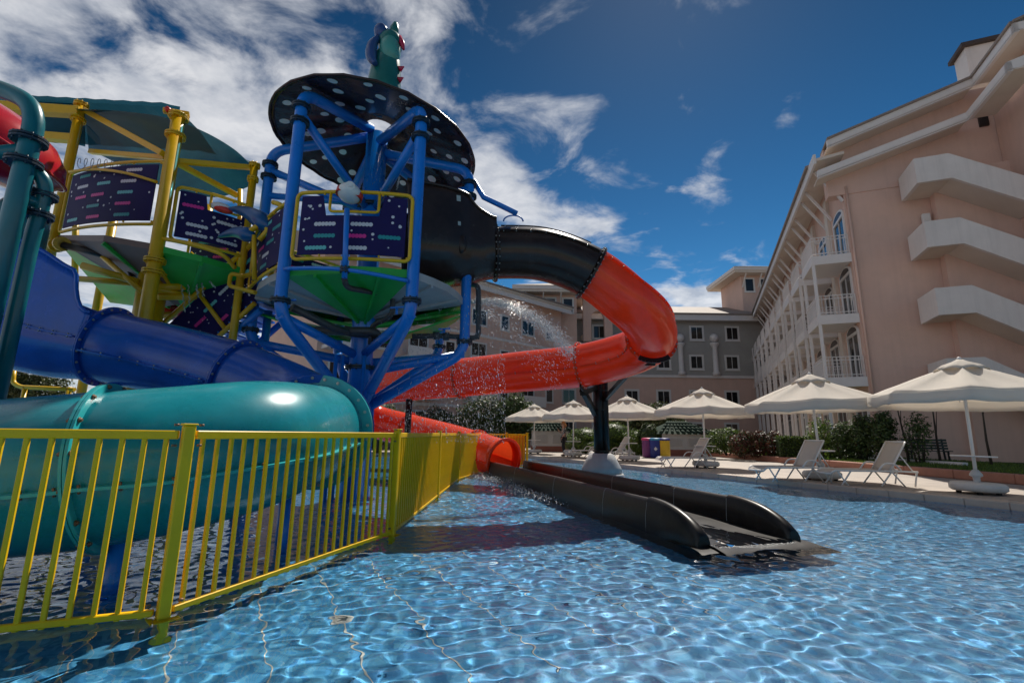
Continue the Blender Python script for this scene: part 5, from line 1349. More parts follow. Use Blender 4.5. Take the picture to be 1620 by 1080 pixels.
# ------------------------------------------------------------------ litter bins
mat('bin_purple', (.16, .03, .16), .45, var=.1); mat('bin_pink', (.55, .03, .15), .4); mat('bin_blue', (.015, .03, .22), .4, var=.1); mat('bin_yellow', (.65, .42, .02), .4, var=.1); mat('bin_cyan', (.02, .22, .42), .4)
def bin_(px, y, m_, lab, lidm):
    p = P(px, 700, y); root = thing('litter_bin', V((p.x, y, .1)), lab, 'bin', 'coloured litter bins by the hut')
    b_ = V((p.x, y, .1))
    mb = MB(); mb.lathe([(0, .02), (.27, .02), (.29, .06), (.29, .86), (.27, .9), (.25, .9), (.25, .1), (0, .1)], b_, n=24); body = mb.build('body', m_, root)
    for k in range(9):
        z = .14 + k * .085; mb = MB(); mb.lathe([(.288, z), (.302, z + .015), (.302, z + .03), (.288, z + .045)], b_, n=24); mb.build('hoop', m_, body)
    mb = MB(); mb.lathe([(.31, .86), (.32, .89), (.30, .95), (.2, .98), (.17, .96), (.17, .88)], b_, n=24); mb.build('lid', lidm, root)
    for k in range(3):
        a = 2 * pi * k / 3; mb = MB(); mb.tube([b_ + V((.22 * cos(a), .22 * sin(a), 0)), b_ + V((.22 * cos(a), .22 * sin(a), .05))], .02, 6); mb.build('foot', 'black_steel', root)
    return root
bin_(1025, 24.6, 'bin_purple', 'purple and pink litter bin, left of the three bins', 'bin_pink'); bb_ = bin_(1037, 24.3, 'bin_blue', 'dark blue litter bin with a small white mark, middle of the three', 'bin_cyan'); bin_(1050, 24.2, 'bin_yellow', 'yellow litter bin, right of the three bins', 'bin_blue')
p = P(1034, 700, 24.3); c = V((p.x, 24.3 - .305, .55)); mb = MB(); mb.prism([c + V((0, 0, .1)), c + V((.09, 0, 0)), c + V((0, 0, -.1)), c + V((-.09, 0, 0))], V((0, -.006, 0))); mb.build('emblem', 'print_white', bb_)
# ------------------------------------------------------------------ huts with green tiled roofs
mat('hut_white', (.55, .53, .51), .75, var=.06, dirt=.1); mat('tile_green', (.025, .045, .032), .85, spec=.15, var=.25, vscale=6); mat('brick_red', (.28, .10, .07), .7, var=.15)
def hut(px0, px1, pyt, pye, y, lab):
    a, b = P(px0, pye, y), P(px1, pye, y); w_ = b.x - a.x; d_ = 2.6; zt_ = P(px0, pyt, y).z; zt_ = max(zt_, a.z + .55)
    root = thing('garden_hut', V(((a.x + b.x) / 2, y, .1)), lab, 'hut', 'low white huts with green tiled roofs')
    f = Frame(V((a.x + .25, y, 0)), V((1, 0, 0)), V((0, -1, 0))); W = w_ - .5; ze_ = a.z
    mb = MB(); f.box(mb, 0, W, .1, .45, -d_, .03); mb.build('plinth', 'brick_red', root)
    mb = MB(); f.box(mb, 0, W, .453, ze_, -d_, 0); mb.build('wall', 'hut_white', root)
    for k in range(2):
        x0 = W * (.08 + .47 * k); x1 = x0 + W * .36
        mb = MB(); f.box(mb, x0, x1, .62, ze_ - .12, .002, .03); lv = mb.build('louvre_door', 'hut_white', root)
        for q in range(8):
            z = .68 + (ze_ - .9) * q / 8; mb = MB(); mb.box(f.p((x0 + x1) / 2, z, .05), (x1 - x0 - .1, .05, .03), f.R @ Matrix.Rotation(.5, 3, 'X')); mb.build('louvre', 'hut_white', lv)
    e = .35; A = f.p(-e, ze_, e); B = f.p(W + e, ze_, e); C_ = f.p(W + e, ze_, -d_ - e); D = f.p(-e, ze_, -d_ - e); R1 = f.p(.7, zt_ + .1, -d_ / 2); R2 = f.p(W - .7, zt_ + .1, -d_ / 2)
    mb = MB(); mb.add([A, B, C_, D, R1, R2], [(0, 1, 5, 4), (1, 2, 5), (2, 3, 4, 5), (3, 0, 4), (3, 2, 1, 0)]); rf = mb.build('roof', 'tile_green', root)
    n_ = int(w_ / .28); rows_ = 4
    for r_ in range(rows_):          # tile courses on the slope facing us
        for k in range(n_):
            t0, t1 = r_ / rows_, (r_ + 1) / rows_; u = (k + .5) / n_
            p, q = A.lerp(B, u).lerp(R1.lerp(R2, u), t0), A.lerp(B, u).lerp(R1.lerp(R2, u), t1)
            mb = MB(); mb.tube([p + V((0, -.03, .05)), q + V((0, -.01, .035))], [.085, .07], 6); mb.build('tile', 'tile_green', rf)
    return root
hut(836, 905, 667, 681, 31.0, 'white garden hut with green tiles behind the farthest parasols')
hut(1040, 1127, 671, 686, 26.5, 'white garden hut with green tiles behind the coloured bins')
# ------------------------------------------------------------------ planter kerb, lawn
mat('lawn_soil', (.05, .07, .02), .9, var=.2, vscale=2)
kr = MB(); n_ = 18
kerb = None
for i in range(n_):
    a, b = KA.lerp(KB, i / n_), KA.lerp(KB, (i + 1) / n_); d_ = (b - a).normalized(); mb = MB(); mb.bar(a + V((0, 0, .125)) + d_ * .004, b + V((0, 0, .125)) - d_ * .004, .3, .25, bev=.02)
    if kerb is None: kerb = mb.build('planter_kerb', 'kerb_pink'); tag(kerb, 'low pink stone kerb between the deck and the lawn', 'kerb')
    else: mb.build('kerb_stone', 'kerb_pink', kerb)
lawn_pts = [KA + KN * .15, KB + KN * .15, KB + KN * 30, KA + KN * 40 + V((14, 0, 0)), KA + KN * 40]
mb = MB(); mb.add([V((p.x, p.y, .30)) for p in lawn_pts], [tuple(range(5))]); o = mb.build('lawn', 'lawn_soil'); o['kind'] = 'structure'
mb = MB(); a, b = KA + KN * 2.7, KA.lerp(KB, .42) + KN * 2.9; mb.bar(a + V((0, 0, .27)), b + V((0, 0, .27)), .22, .12, bev=.01); o = mb.build('garden_edging', 'trim_white'); tag(o, 'white edging strip running along the lawn before the hedge', 'edging')
# ------------------------------------------------------------------ plants
def leaf_mat(name, col, tr=.3):
    m = bpy.data.materials.new(name); m.use_nodes = True; t = m.node_tree; b = t.nodes['Principled BSDF']
    g = t.nodes.new('ShaderNodeNewGeometry'); mr = t.nodes.new('ShaderNodeMapRange'); mr.inputs['To Min'].default_value = .55; mr.inputs['To Max'].default_value = 1.5
    t.links.new(g.outputs['Random Per Island'], mr.inputs['Value'])
    mx = t.nodes.new('ShaderNodeMix'); mx.data_type = 'RGBA'; mx.blend_type = 'MULTIPLY'; mx.inputs['Factor'].default_value = 1; mx.inputs['A'].default_value = (*col, 1)
    t.links.new(mr.outputs[0], mx.inputs['B']); t.links.new(mx.outputs['Result'], b.inputs['Base Color']); b.inputs['Roughness'].default_value = .5
    tl = t.nodes.new('ShaderNodeBsdfTranslucent'); t.links.new(mx.outputs['Result'], tl.inputs[0]); ms = t.nodes.new('ShaderNodeMixShader'); ms.inputs[0].default_value = tr
    t.links.new(b.outputs[0], ms.inputs[1]); t.links.new(tl.outputs[0], ms.inputs[2]); t.links.new(ms.outputs[0], t.nodes['Material Output'].inputs[0]); MAT[name] = m
leaf_mat('leaf_dark', (.045, .07, .022)); leaf_mat('leaf_mid', (.075, .12, .026)); leaf_mat('leaf_lime', (.13, .20, .025), .4); leaf_mat('leaf_red', (.11, .035, .02)); leaf_mat('leaf_olive', (.08, .09, .03))
mat('bark', (.05, .038, .028), .9, var=.3, bump=.5, bscale=30); mat('bark_pale', (.11, .09, .07), .9, var=.3, bump=.4, bscale=30)
def leaves(blobs, n, size, seed, shell=.55, upb=.25):
    """blobs: (centre, (rx,ry,rz)); leaf-sized quads through each volume, denser towards its skin"""
    r = np.random.RandomState(seed); vol = np.array([b[1][0] * b[1][1] + b[1][0] * b[1][2] for b in blobs]); vol = vol / vol.sum()
    vs = []
    for (c, rad), f in zip(blobs, vol):
        k = max(20, int(n * f)); d = r.normal(size=(k, 3)); d /= np.linalg.norm(d, axis=1)[:, None]
        lump = 1 + .16 * np.sin(d[:, 0] * 5 + c[0] * 3) * np.sin(d[:, 2] * 6 + c[2]) + .1 * np.sin(d[:, 1] * 9 + c[1])
        rr = (shell + (1 - shell) * r.rand(k) ** .5) * lump
        p = np.array(c)[None, :] + d * rr[:, None] * np.array(rad)[None, :]
        nrm = d + r.normal(size=(k, 3)) * .7; nrm[:, 2] += upb; nrm /= np.linalg.norm(nrm, axis=1)[:, None]
        t = np.cross(nrm, r.normal(size=(k, 3))); t /= np.linalg.norm(t, axis=1)[:, None]; bt = np.cross(nrm, t)
        s_ = size * r.uniform(.6, 1.35, k)[:, None]
        vs.append(np.stack([p - t * s_, p - bt * s_ * .45, p + t * s_, p + bt * s_ * .45], 1))
    return np.concatenate(vs)
def leaf_mesh(name, quads, mats, root, seed=0, split=None):
    k = len(quads); co = quads.reshape(-1, 3) - np.array(offset_of(root))[None, :]
    me = bpy.data.meshes.new(name); me.vertices.add(4 * k); me.vertices.foreach_set('co', co.ravel())
    me.loops.add(4 * k); me.loops.foreach_set('vertex_index', np.arange(4 * k, dtype=np.int32)); me.polygons.add(k); me.polygons.foreach_set('loop_start', (np.arange(k) * 4).astype(np.int32))
    for q in mats: me.materials.append(MAT[q])
    r = np.random.RandomState(seed); me.polygons.foreach_set('material_index', r.choice(len(mats), k, p=split).astype(np.int32))
    me.update(calc_edges=True); o = bpy.data.objects.new(name, me); COL.objects.link(o)
    if root: o.parent = root; OFF[o.name] = offset_of(root)
    return o
def tree(loc, h, crown, n, size, mats, lab, seed, trunk_r=.14, name='garden_tree', lean=(0, 0), bark='bark', group=None, split=None, cat='tree'):
    root = thing(name, loc, lab, cat, group); b_ = V(loc); r = random.Random(seed)
    top = b_ + V((lean[0], lean[1], h))
    mb = MB(); mb.tube([b_ + V((0, 0, -.05)), b_.lerp(top, .35) + V((r.uniform(-.06, .06) * h * .3, 0, 0)), b_.lerp(top, .7), top], [trunk_r, trunk_r * .75, trunk_r * .5, trunk_r * .2], 10)
    for c, rad in crown:
        s_ = b_.lerp(top, r.uniform(.4, .7)); e = b_ + V(c); mb.tube([s_, s_.lerp(e, .5) + V((0, 0, .1)), e], [trunk_r * .4, trunk_r * .28, trunk_r * .1], 6)
    mb.build('trunk', bark, root, fix=False)
    q = leaves([(tuple(b_ + V(c)), rad) for c, rad in crown], n, size, seed, .35); leaf_mesh('crown', q, mats, root, seed, split)
    return root
def shrub(loc, blobs, n, size, mats, lab, seed, name='shrub', cat='shrub', core=None, group=None, split=None, shell=.7):
    root = thing(name, loc, lab, cat, group); b_ = V(loc)
    if core:
        for c, rad in blobs:
            mb = MB(); mb.ball(b_ + V(c), 1.0, 14, 0, tuple(x * core for x in rad)); mb.build('inner_foliage', mats[0], root)
    mb = MB(); r = random.Random(seed)
    c, rad = blobs[0]
    for k in range(5):
        a = r.uniform(0, 6.28); mb = MB(); mb.tube([b_ + V((.1 * cos(a), .1 * sin(a), -.02)), b_ + V(c) + V((rad[0] * .5 * cos(a), rad[1] * .5 * sin(a), rad[2] * .2))], [.03, .012], 6); mb.build('stem', 'bark', root)
    q = leaves([(tuple(b_ + V(c)), rad) for c, rad in blobs], n, size, seed, shell); leaf_mesh('foliage', q, mats, root, seed, split)
    return root
# big dark trees behind the far parasols
def gp(px, y, z=.1): p = P(px, 690, y); return V((p.x, y, z))
tree(gp(765, 34), 3.2, [((0, 0, 2.3), (1.7, 1.5, 1.5)), ((-1.3, .2, 1.7), (1.1, 1, 1.2)), ((1.0, -.2, 1.6), (1.3, 1.1, 1.3)), ((.2, -.5, 1.0), (1.6, 1.2, .9))], 9000, .11, ['leaf_dark', 'leaf_olive'], 'broad dark bushy tree behind the red tube', 31, split=[.75, .25])
tree(gp(806, 33), 3.4, [((.2, 0, 2.5), (1.4, 1.3, 1.3)), ((1.0, 0, 1.7), (1.1, 1, 1.1)), ((-.6, -.2, 1.6), (1.0, 1, 1.2))], 7000, .11, ['leaf_dark', 'leaf_mid'], 'dark round tree next to the tiled garden hut', 32, split=[.75, .25])
tree(gp(1010, 35), 3.4, [((-.6, 0, 2.3), (1.5, 1.2, 1.1)), ((1.0, 0, 2.5), (1.6, 1.2, 1.0)), ((2.4, .1, 2.1), (1.2, 1, .9))], 8000, .10, ['leaf_olive', 'leaf_dark'], 'spreading olive-coloured tree behind the clipped bushes', 33, split=[.5, .5])
tree(gp(948, 37), 3.6, [((0, 0, 2.9), (1.0, .9, .8)), ((.6, 0, 2.4), (.9, .8, .7))], 3500, .1, ['leaf_olive', 'leaf_mid'], 'small tree peeping out over the parasols', 34)
tree(gp(600, 27), 2.2, [((0, 0, 1.9), (1.1, 1, .9)), ((.9, 0, 1.5), (.8, .8, .8))], 4000, .09, ['leaf_dark', 'leaf_mid'], 'small round tree seen under the blue tower', 35)
tree(gp(690, 36), 2.6, [((0, 0, 1.8), (1.3, 1, 1.2)), ((-1.5, 0, 1.3), (1.1, 1, 1.0))], 5000, .1, ['leaf_dark', 'leaf_olive'], 'low dark tree behind the falling spray', 36)
# clipped bushes between the huts
shrub(gp(925, 29), [((0, 0, .95), (1.0, .9, .55)), ((-.6, -.4, .55), (.75, .7, .5)), ((.7, -.3, .6), (.8, .7, .5)), ((.2, -.6, .4), (.9, .7, .4))], 9000, .05, ['leaf_mid', 'leaf_lime'], 'cloud-shaped lime green bush left of the support post', 41, core=.9, split=[.5, .5])
shrub(gp(968, 29.5), [((0, 0, 1.15), (1.2, .9, .7)), ((.9, 0, .8), (.9, .8, .6)), ((-.5, -.4, .5), (.9, .7, .5))], 9000, .05, ['leaf_mid', 'leaf_lime'], 'cloud-shaped green bush behind the support post', 42, core=.9, split=[.6, .4])
shrub(gp(1006, 27.5), [((0, 0, .75), (.6, .6, .65)), ((.3, -.2, .45), (.5, .5, .45))], 5000, .05, ['leaf_lime', 'leaf_mid'], 'yellow-green round bush behind the fourth parasol pole', 43, core=.9)
shrub(gp(1027, 27.0), [((0, 0, .9), (.62, .6, .85))], 7000, .05, ['leaf_dark', 'leaf_mid'], 'dark clipped barrel-shaped bush behind the bins', 44, core=.93, split=[.6, .4], shell=.88)
shrub(gp(1150, 24.0, .3), [((0, 0, .75), (1.0, .7, .55)), ((-.7, -.2, .5), (.6, .5, .45)), ((.8, .1, .45), (.8, .6, .45))], 6000, .055, ['leaf_mid', 'leaf_lime', 'leaf_dark'], 'loose green bush right of the tiled hut', 45)
# red-leaved shrubs and hedge
for i, (px, y) in enumerate(((1172, 22.5), (1195, 22.6), (1218, 22.4))):
    shrub(gp(px, y, .3), [((0, 0, .5), (.55, .45, .5)), ((.2, 0, .85), (.3, .3, .35))], 1800, .06, ['leaf_red', 'leaf_dark'], ('red-leaved shrub nearest to the green bush', 'red-leaved shrub in the middle of three', 'red-leaved shrub at the start of the clipped hedge')[i], 50 + i, group='red-leaved shrubs before the hotel', split=[.7, .3])
HA, HB = gp(1228, 21.6, .3), gp(1368, 20.6, .3)
hd = thing('clipped_hedge', (HA + HB) / 2, 'low clipped hedge with a bright top in front of the balconies', 'hedge')
d_ = (HB - HA).normalized(); R_ = Matrix((d_, V((-d_.y, d_.x, 0)), V((0, 0, 1)))).transposed()
mb = MB(); mb.bbox((HA + HB) / 2 + V((0, 0, .42)), ((HB - HA).length, .7, .8), .1, R_); mb.build('inner_foliage', 'leaf_dark', hd)
r = np.random.RandomState(8); k = 11000; ln = (HB - HA).length; u = r.rand(k) * ln; face = r.rand(k)
oo = np.where(face < .5, -.4 + r.normal(size=k) * .03, r.uniform(-.4, .4, k)); zz = np.where(face < .5, r.rand(k) * .9, .86 + r.normal(size=k) * .04)
p = np.array(HA)[None, :] + u[:, None] * np.array(d_)[None, :] + oo[:, None] * np.array([-d_.y, d_.x, 0])[None, :] + zz[:, None] * np.array([0, 0, 1.])[None, :]
nm_ = r.normal(size=(k, 3)); nm_ /= np.linalg.norm(nm_, axis=1)[:, None]; t = np.cross(nm_, r.normal(size=(k, 3))); t /= np.linalg.norm(t, axis=1)[:, None]; bt = np.cross(nm_, t); s_ = .045 * r.uniform(.6, 1.3, k)[:, None]
leaf_mesh('foliage', np.stack([p - t * s_, p - bt * s_ * .5, p + t * s_, p + bt * s_ * .5], 1), ['leaf_dark', 'leaf_mid', 'leaf_lime'], hd, 3, [.45, .4, .15])
# taller bamboo-like shrubs before the end wall
for i, (px, y, h, n_) in enumerate(((1295, 19.8, 1.7, 900), (1330, 19.4, 1.5, 1500), (1362, 18.9, 1.75, 2600), (1395, 18.3, 1.9, 3000), (1450, 17.6, 1.75, 900))):
    shrub(gp(px, y, .3), [((0, 0, h * .5), (.5, .45, h * .5)), ((.15, 0, h * .75), (.4, .4, h * .3))], n_, .06, ['leaf_dark', 'leaf_mid'] if i else ['leaf_lime', 'leaf_mid'], ('thin yellow-green shrub behind the second parasol pole', 'airy dark shrub right of the second parasol pole', 'upright dark shrub left of the densest one', 'dense upright dark shrub left of the leaning trunk', 'sparse shrub before the wooden bench')[i], 60 + i, group='upright shrubs before the end wall', shell=.2)
for i, (px0, px1, y) in enumerate(((1436, 1417, 17.9), (1486, 1474, 17.6), (1566, 1552, 16.6))):
    b_ = gp(px1, y, .3); a_ = P(px0, 718, y); a_.z = .3; tp_ = P(px1, 638, y)
    tree(a_, tp_.z - .3 + .35, [((tp_.x - a_.x, 0, tp_.z - .1), (.35, .3, .22)), ((tp_.x - a_.x + .2, 0, tp_.z - .25), (.25, .25, .16))], 260, .06, ['leaf_dark', 'leaf_mid'], ('leaning thin dark trunk left of the bench', 'leaning thin dark trunk at the right end of the bench', 'leaning thin dark trunk behind the nearest parasol pole')[i], 70 + i, .045, 'young_tree', (tp_.x - a_.x, 0), group='young trees before the end wall')
# far hedge and trees on the left, behind the slides
shrub(V((-17, 33, .1)), [((-6 + 2.2 * k, 0, .9), (1.5, 1, 1.0)) for k in range(7)], 9000, .1, ['leaf_dark', 'leaf_mid'], 'long loose hedge far behind the blue slide', 80, core=.85)
tree(V((-24, 31, .1)), 5.0, [((0, 0, 4.2), (2.0, 1.8, 1.7)), ((1.3, 0, 3.0), (1.5, 1.4, 1.3)), ((-1.4, .2, 3.2), (1.5, 1.4, 1.3))], 9000, .12, ['leaf_mid', 'leaf_dark'], 'round green tree far behind the teal tower', 81, .2)
tree(V((-31, 30, .1)), 5.5, [((0, 0, 4.6), (2.2, 2.0, 1.8)), ((1.4, 0, 3.3), (1.6, 1.5, 1.4)), ((-1.5, .2, 3.4), (1.6, 1.5, 1.4))], 9000, .12, ['leaf_olive', 'leaf_dark'], 'tall tree beyond the left edge of the slides', 82, .2)
# lawn blades
r = np.random.RandomState(2); k = 26000
t_ = r.rand(k) * .55; o_ = .2 + r.rand(k) ** 1.3 * 6.0
p = np.array(KA)[None, :] + t_[:, None] * np.array(KB - KA)[None, :] + o_[:, None] * np.array(KN)[None, :]; p[:, 2] = .30
a = r.rand(k) * 2 * pi; w_ = .012; hgt = r.uniform(.05, .11, k); dx = np.stack([np.cos(a), np.sin(a), 0 * a], 1) * w_
tipo = np.stack([r.normal(size=k) * .02, r.normal(size=k) * .02, hgt], 1)
leaf_mesh('lawn_grass', np.stack([p - dx, p + dx, p + tipo + dx * .3, p + tipo - dx * .3], 1), ['leaf_lime', 'leaf_mid'], None, 5, [.6, .4])
g_ = bpy.data.objects['lawn_grass']; tag(g_, 'short bright green lawn grass behind the pink kerb', 'grass', kind='stuff')
# ------------------------------------------------------------------ bench against the end wall
bc = plane_hit(1465, 716, C0 - RU * 1.6, RV); bc = V((bc.x, bc.y, .3))
bn = thing('garden_bench', bc, 'dark slatted bench against the pink end wall', 'bench'); mat('bench_wood', (.03, .045, .04), .6, var=.3)
fbn = Frame(bc, RV, -RU)
for k in range(4):
    mb = MB(); mb.box(fbn.p(0, .42, .05 + k * .1), (1.5, .08, .03), fbn.R); mb.build('seat_slat', 'bench_wood', bn)
for k in range(4):
    mb = MB(); mb.box(fbn.p(0, .52 + k * .11, -.02 - .02 * k), (1.5, .03, .085), fbn.R); mb.build('back_slat', 'bench_wood', bn)
for x in (-.6, .6):
    mb = MB(); mb.bar(fbn.p(x, 0, .38), fbn.p(x, .41, .36), .05, .05); mb.build('leg', 'black_steel', bn); mb = MB(); mb.bar(fbn.p(x, 0, .03), fbn.p(x, .9, -.1), .05, .05); mb.build('leg', 'black_steel', bn)
    mb = MB(); mb.bar(fbn.p(x, .395, -.02), fbn.p(x, .395, .4), .05, .04); mb.build('seat_bearer', 'black_steel', bn)
# dark pitched canopy between the bushes and the rear wing
mat('slate_roof', (.05, .06, .075), .6, var=.2, vscale=4)
a, b, c, d = P(925, 705, 37), P(975, 648, 38), P(1035, 648, 38), P(1000, 705, 36)
pv = thing('pavilion', V((a.x + 2.5, 37, .1)), 'dark slate roofed pavilion behind the clipped bushes', 'pavilion')
mb = MB(); k = V((0, 3.5, 0)); mb.prism([V((a.x, 37, .7)), V((b.x, 37, b.z)), V((c.x, 37, c.z)), V((c.x + 2.2, 37, .9))], k); mb.build('roof', 'slate_roof', pv)
for x in (a.x + .4, c.x + 1.8):
    for y in (37.3, 40.2): mb = MB(); mb.bar(V((x, y, .1)), V((x, y, .8)), .2, .2); mb.build('post', 'trim_white', pv)
for q in range(7):
    t = q / 6; mb = MB(); p = V((a.x, 36.98, .72)).lerp(V((b.x, 36.98, b.z + .02)), t); e = V((c.x + 2.2, 36.98, .92)).lerp(V((c.x, 36.98, c.z + .02)), t); mb.bar(p, e, .04, .05); mb.build('batten', 'slate_roof', pv)
# ------------------------------------------------------------------ the person by the hut
def person():
    b_ = gp(892, 25.2, .1)
    root = thing('person', b_, 'person in a black and white patterned shirt and black trousers by the huts', 'person')
    mat('skin', (.48, .26, .18), .55); mat('hair_ginger', (.38, .16, .05), .6, var=.2, vscale=20); mat('trousers_black', (.012, .012, .014), .8)
    m = bpy.data.materials.new('shirt_print'); m.use_nodes = True; t = m.node_tree; bs = t.nodes['Principled BSDF']
    tc = t.nodes.new('ShaderNodeTexCoord'); vo = t.nodes.new('ShaderNodeTexNoise'); vo.inputs['Scale'].default_value = 17; vo.inputs['Detail'].default_value = 1; cr = t.nodes.new('ShaderNodeValToRGB'); cr.color_ramp.interpolation = 'CONSTANT'
    cr.color_ramp.elements[0].color = (.015, .014, .016, 1); cr.color_ramp.elements[1].position = .54; cr.color_ramp.elements[1].color = (.42, .40, .38, 1)
    t.links.new(tc.outputs['Object'], vo.inputs['Vector']); t.links.new(vo.outputs['Fac'], cr.inputs[0]); t.links.new(cr.outputs[0], bs.inputs['Base Color']); bs.inputs['Roughness'].default_value = .85; MAT['shirt_print'] = m
    # facing left (-x). one continuous body: legs, torso, neck, head, arms
    J = {'pel': ((.0, 0, .92), .135, .165), 'wai': ((.0, 0, 1.08), .115, .145), 'che': ((-.015, 0, 1.28), .125, .17), 'nek': ((-.01, 0, 1.45), .055, .06), 'hd0': ((-.04, 0, 1.53), .07, .068), 'hd1': ((-.05, 0, 1.62), .095, .08), 'hd2': ((-.04, 0, 1.70), .07, .065),
         'hl': ((.0, -.09, .86), .10, .10), 'kl': ((-.06, -.1, .48), .068, .068), 'al': ((.03, -.1, .10), .042, .042), 'tl': ((-.13, -.11, .035), .036, .045),
         'hr': ((.0, .09, .86), .10, .10), 'kr': ((-.01, .11, .48), .068, .068), 'ar': ((.10, .12, .10), .042, .042), 'tr': ((-.05, .14, .035), .036, .045),
         'sl': ((.0, -.17, 1.38), .062, .062), 'el': ((.04, -.23, 1.12), .046, .046), 'wl': ((-.10, -.18, .95), .032, .032), 'ml': ((-.13, -.17, .90), .03, .04),
         'sr': ((.0, .17, 1.38), .062, .062), 'er': ((-.06, .22, 1.13), .046, .046), 'wr': ((-.25, .10, 1.28), .032, .032), 'mr': ((-.29, .08, 1.33), .03, .04)}
    E = [('pel', 'wai'), ('wai', 'che'), ('che', 'nek'), ('nek', 'hd0'), ('hd0', 'hd1'), ('hd1', 'hd2'), ('pel', 'hl'), ('hl', 'kl'), ('kl', 'al'), ('al', 'tl'), ('pel', 'hr'), ('hr', 'kr'), ('kr', 'ar'), ('ar', 'tr'), ('che', 'sl'), ('sl', 'el'), ('el', 'wl'), ('wl', 'ml'), ('che', 'sr'), ('sr', 'er'), ('er', 'wr'), ('wr', 'mr')]
    # five fingers on each hand, the right one closed round a phone
    for s_, base, dirs in (('l', (-.13, -.17, .90), (0, 0, -1)), ('r', (-.29, .08, 1.33), (-.3, -.3, .9))):
        dv = V(dirs).normalized()
        for k in range(5):
            off = V((.0, (k - 2) * .017, 0)) + (V((-.02, 0, .03)) if k == 0 else V((0, 0, 0))); L_ = (.045, .07, .078, .072, .055)[k]
            p1 = V(base) + off + dv * (.03 if k else .0); p2 = p1 + dv * L_ * .55; p3 = p2 + (dv + V((-.5, 0, 0))).normalized() * L_ * .45
            for q, p in enumerate((p1, p2, p3)): J[f'f{s_}{k}{q}'] = (tuple(p), .0085 - .001 * q, .0085 - .001 * q)
            E += [(f'm{s_}', f'f{s_}{k}0'), (f'f{s_}{k}0', f'f{s_}{k}1'), (f'f{s_}{k}1', f'f{s_}{k}2')]
    def skin(name, keys, mname, grow=0.0, parent=root, rootk='pel'):
        ks = [k for k in J if k in keys]; me = bpy.data.meshes.new(name)
        me.from_pydata([J[k][0] for k in ks], [(ks.index(a), ks.index(b)) for a, b in E if a in keys and b in keys], []); me.update()
        o = bpy.data.objects.new(name, me); COL.objects.link(o); o.parent = parent; OFF[o.name] = offset_of(parent)
        sk = o.modifiers.new('skin', 'SKIN'); sk.use_smooth_shade = True; o.modifiers.new('sub', 'SUBSURF').levels = 1; o.modifiers['sub'].render_levels = 2
        for i, k in enumerate(ks):
            me.skin_vertices[0].data[i].radius = (J[k][1] + grow, J[k][2] + grow); me.skin_vertices[0].data[i].use_root = (k == rootk)
        me.materials.append(MAT[mname]); return o
    skin('body', set(J), 'skin')
    skin('shirt', {'pel', 'wai', 'che', 'sl', 'el', 'sr', 'er'}, 'shirt_print', .022)
    skin('trousers', {'pel', 'hl', 'kl', 'al', 'hr', 'kr', 'ar'}, 'trousers_black', .014)
    for s_ in ('l', 'r'):
        a, t = V(J['a' + s_][0]), V(J['t' + s_][0]); mb = MB(); c = a.lerp(t, .55); c.z = .045
        mb.ball(b_ + c, .055, 12, 0, (2.3, .95, .85)); mb.build('shoe', 'trousers_black', root)
    h = b_ + V((-.045, 0, 1.63))
    mb = MB(); mb.ball(h + V((.035, 0, .03)), .115, 16, 0, (.98, .9, 1.05)); mb.tube([h + V((.1, 0, .02)), h + V((.15, 0, -.06)), h + V((.13, 0, -.2))], [.055, .05, .02], 8); mb.build('hair', 'hair_ginger', root)
    mb = MB(); mb.tube([h + V((-.085, 0, .015)), h + V((-.12, 0, -.025))], [.012, .018], 8); mb.build('nose', 'skin', root)
    for s_ in (-1, 1):
        mb = MB(); mb.ball(h + V((-.083, .032 * s_, .02)), .013, 8); mb.build('eye', 'trousers_black', root)
        mb = MB(); mb.ball(h + V((.0, .085 * s_, .0)), .025, 8, 0, (.7, .4, 1.1)); mb.build('ear', 'skin', root)
    mat('lips', (.35, .10, .09), .5); mb = MB(); mb.ball(h + V((-.088, 0, -.055)), .018, 8, 0, (.5, 1.3, .4)); mb.build('mouth', 'lips', root)
    ph = bpy.data.objects.new('phone', None)
    mb = MB(); mb.bbox(b_ + V((-.32, .07, 1.38)), (.012, .07, .14), .004, Matrix.Rotation(-.4, 3, 'Y')); o = mb.build('mobile_phone', 'black_steel'); bpy.data.objects.remove(ph)
    tag(o, 'small dark mobile phone held up by the standing person', 'phone')
person()
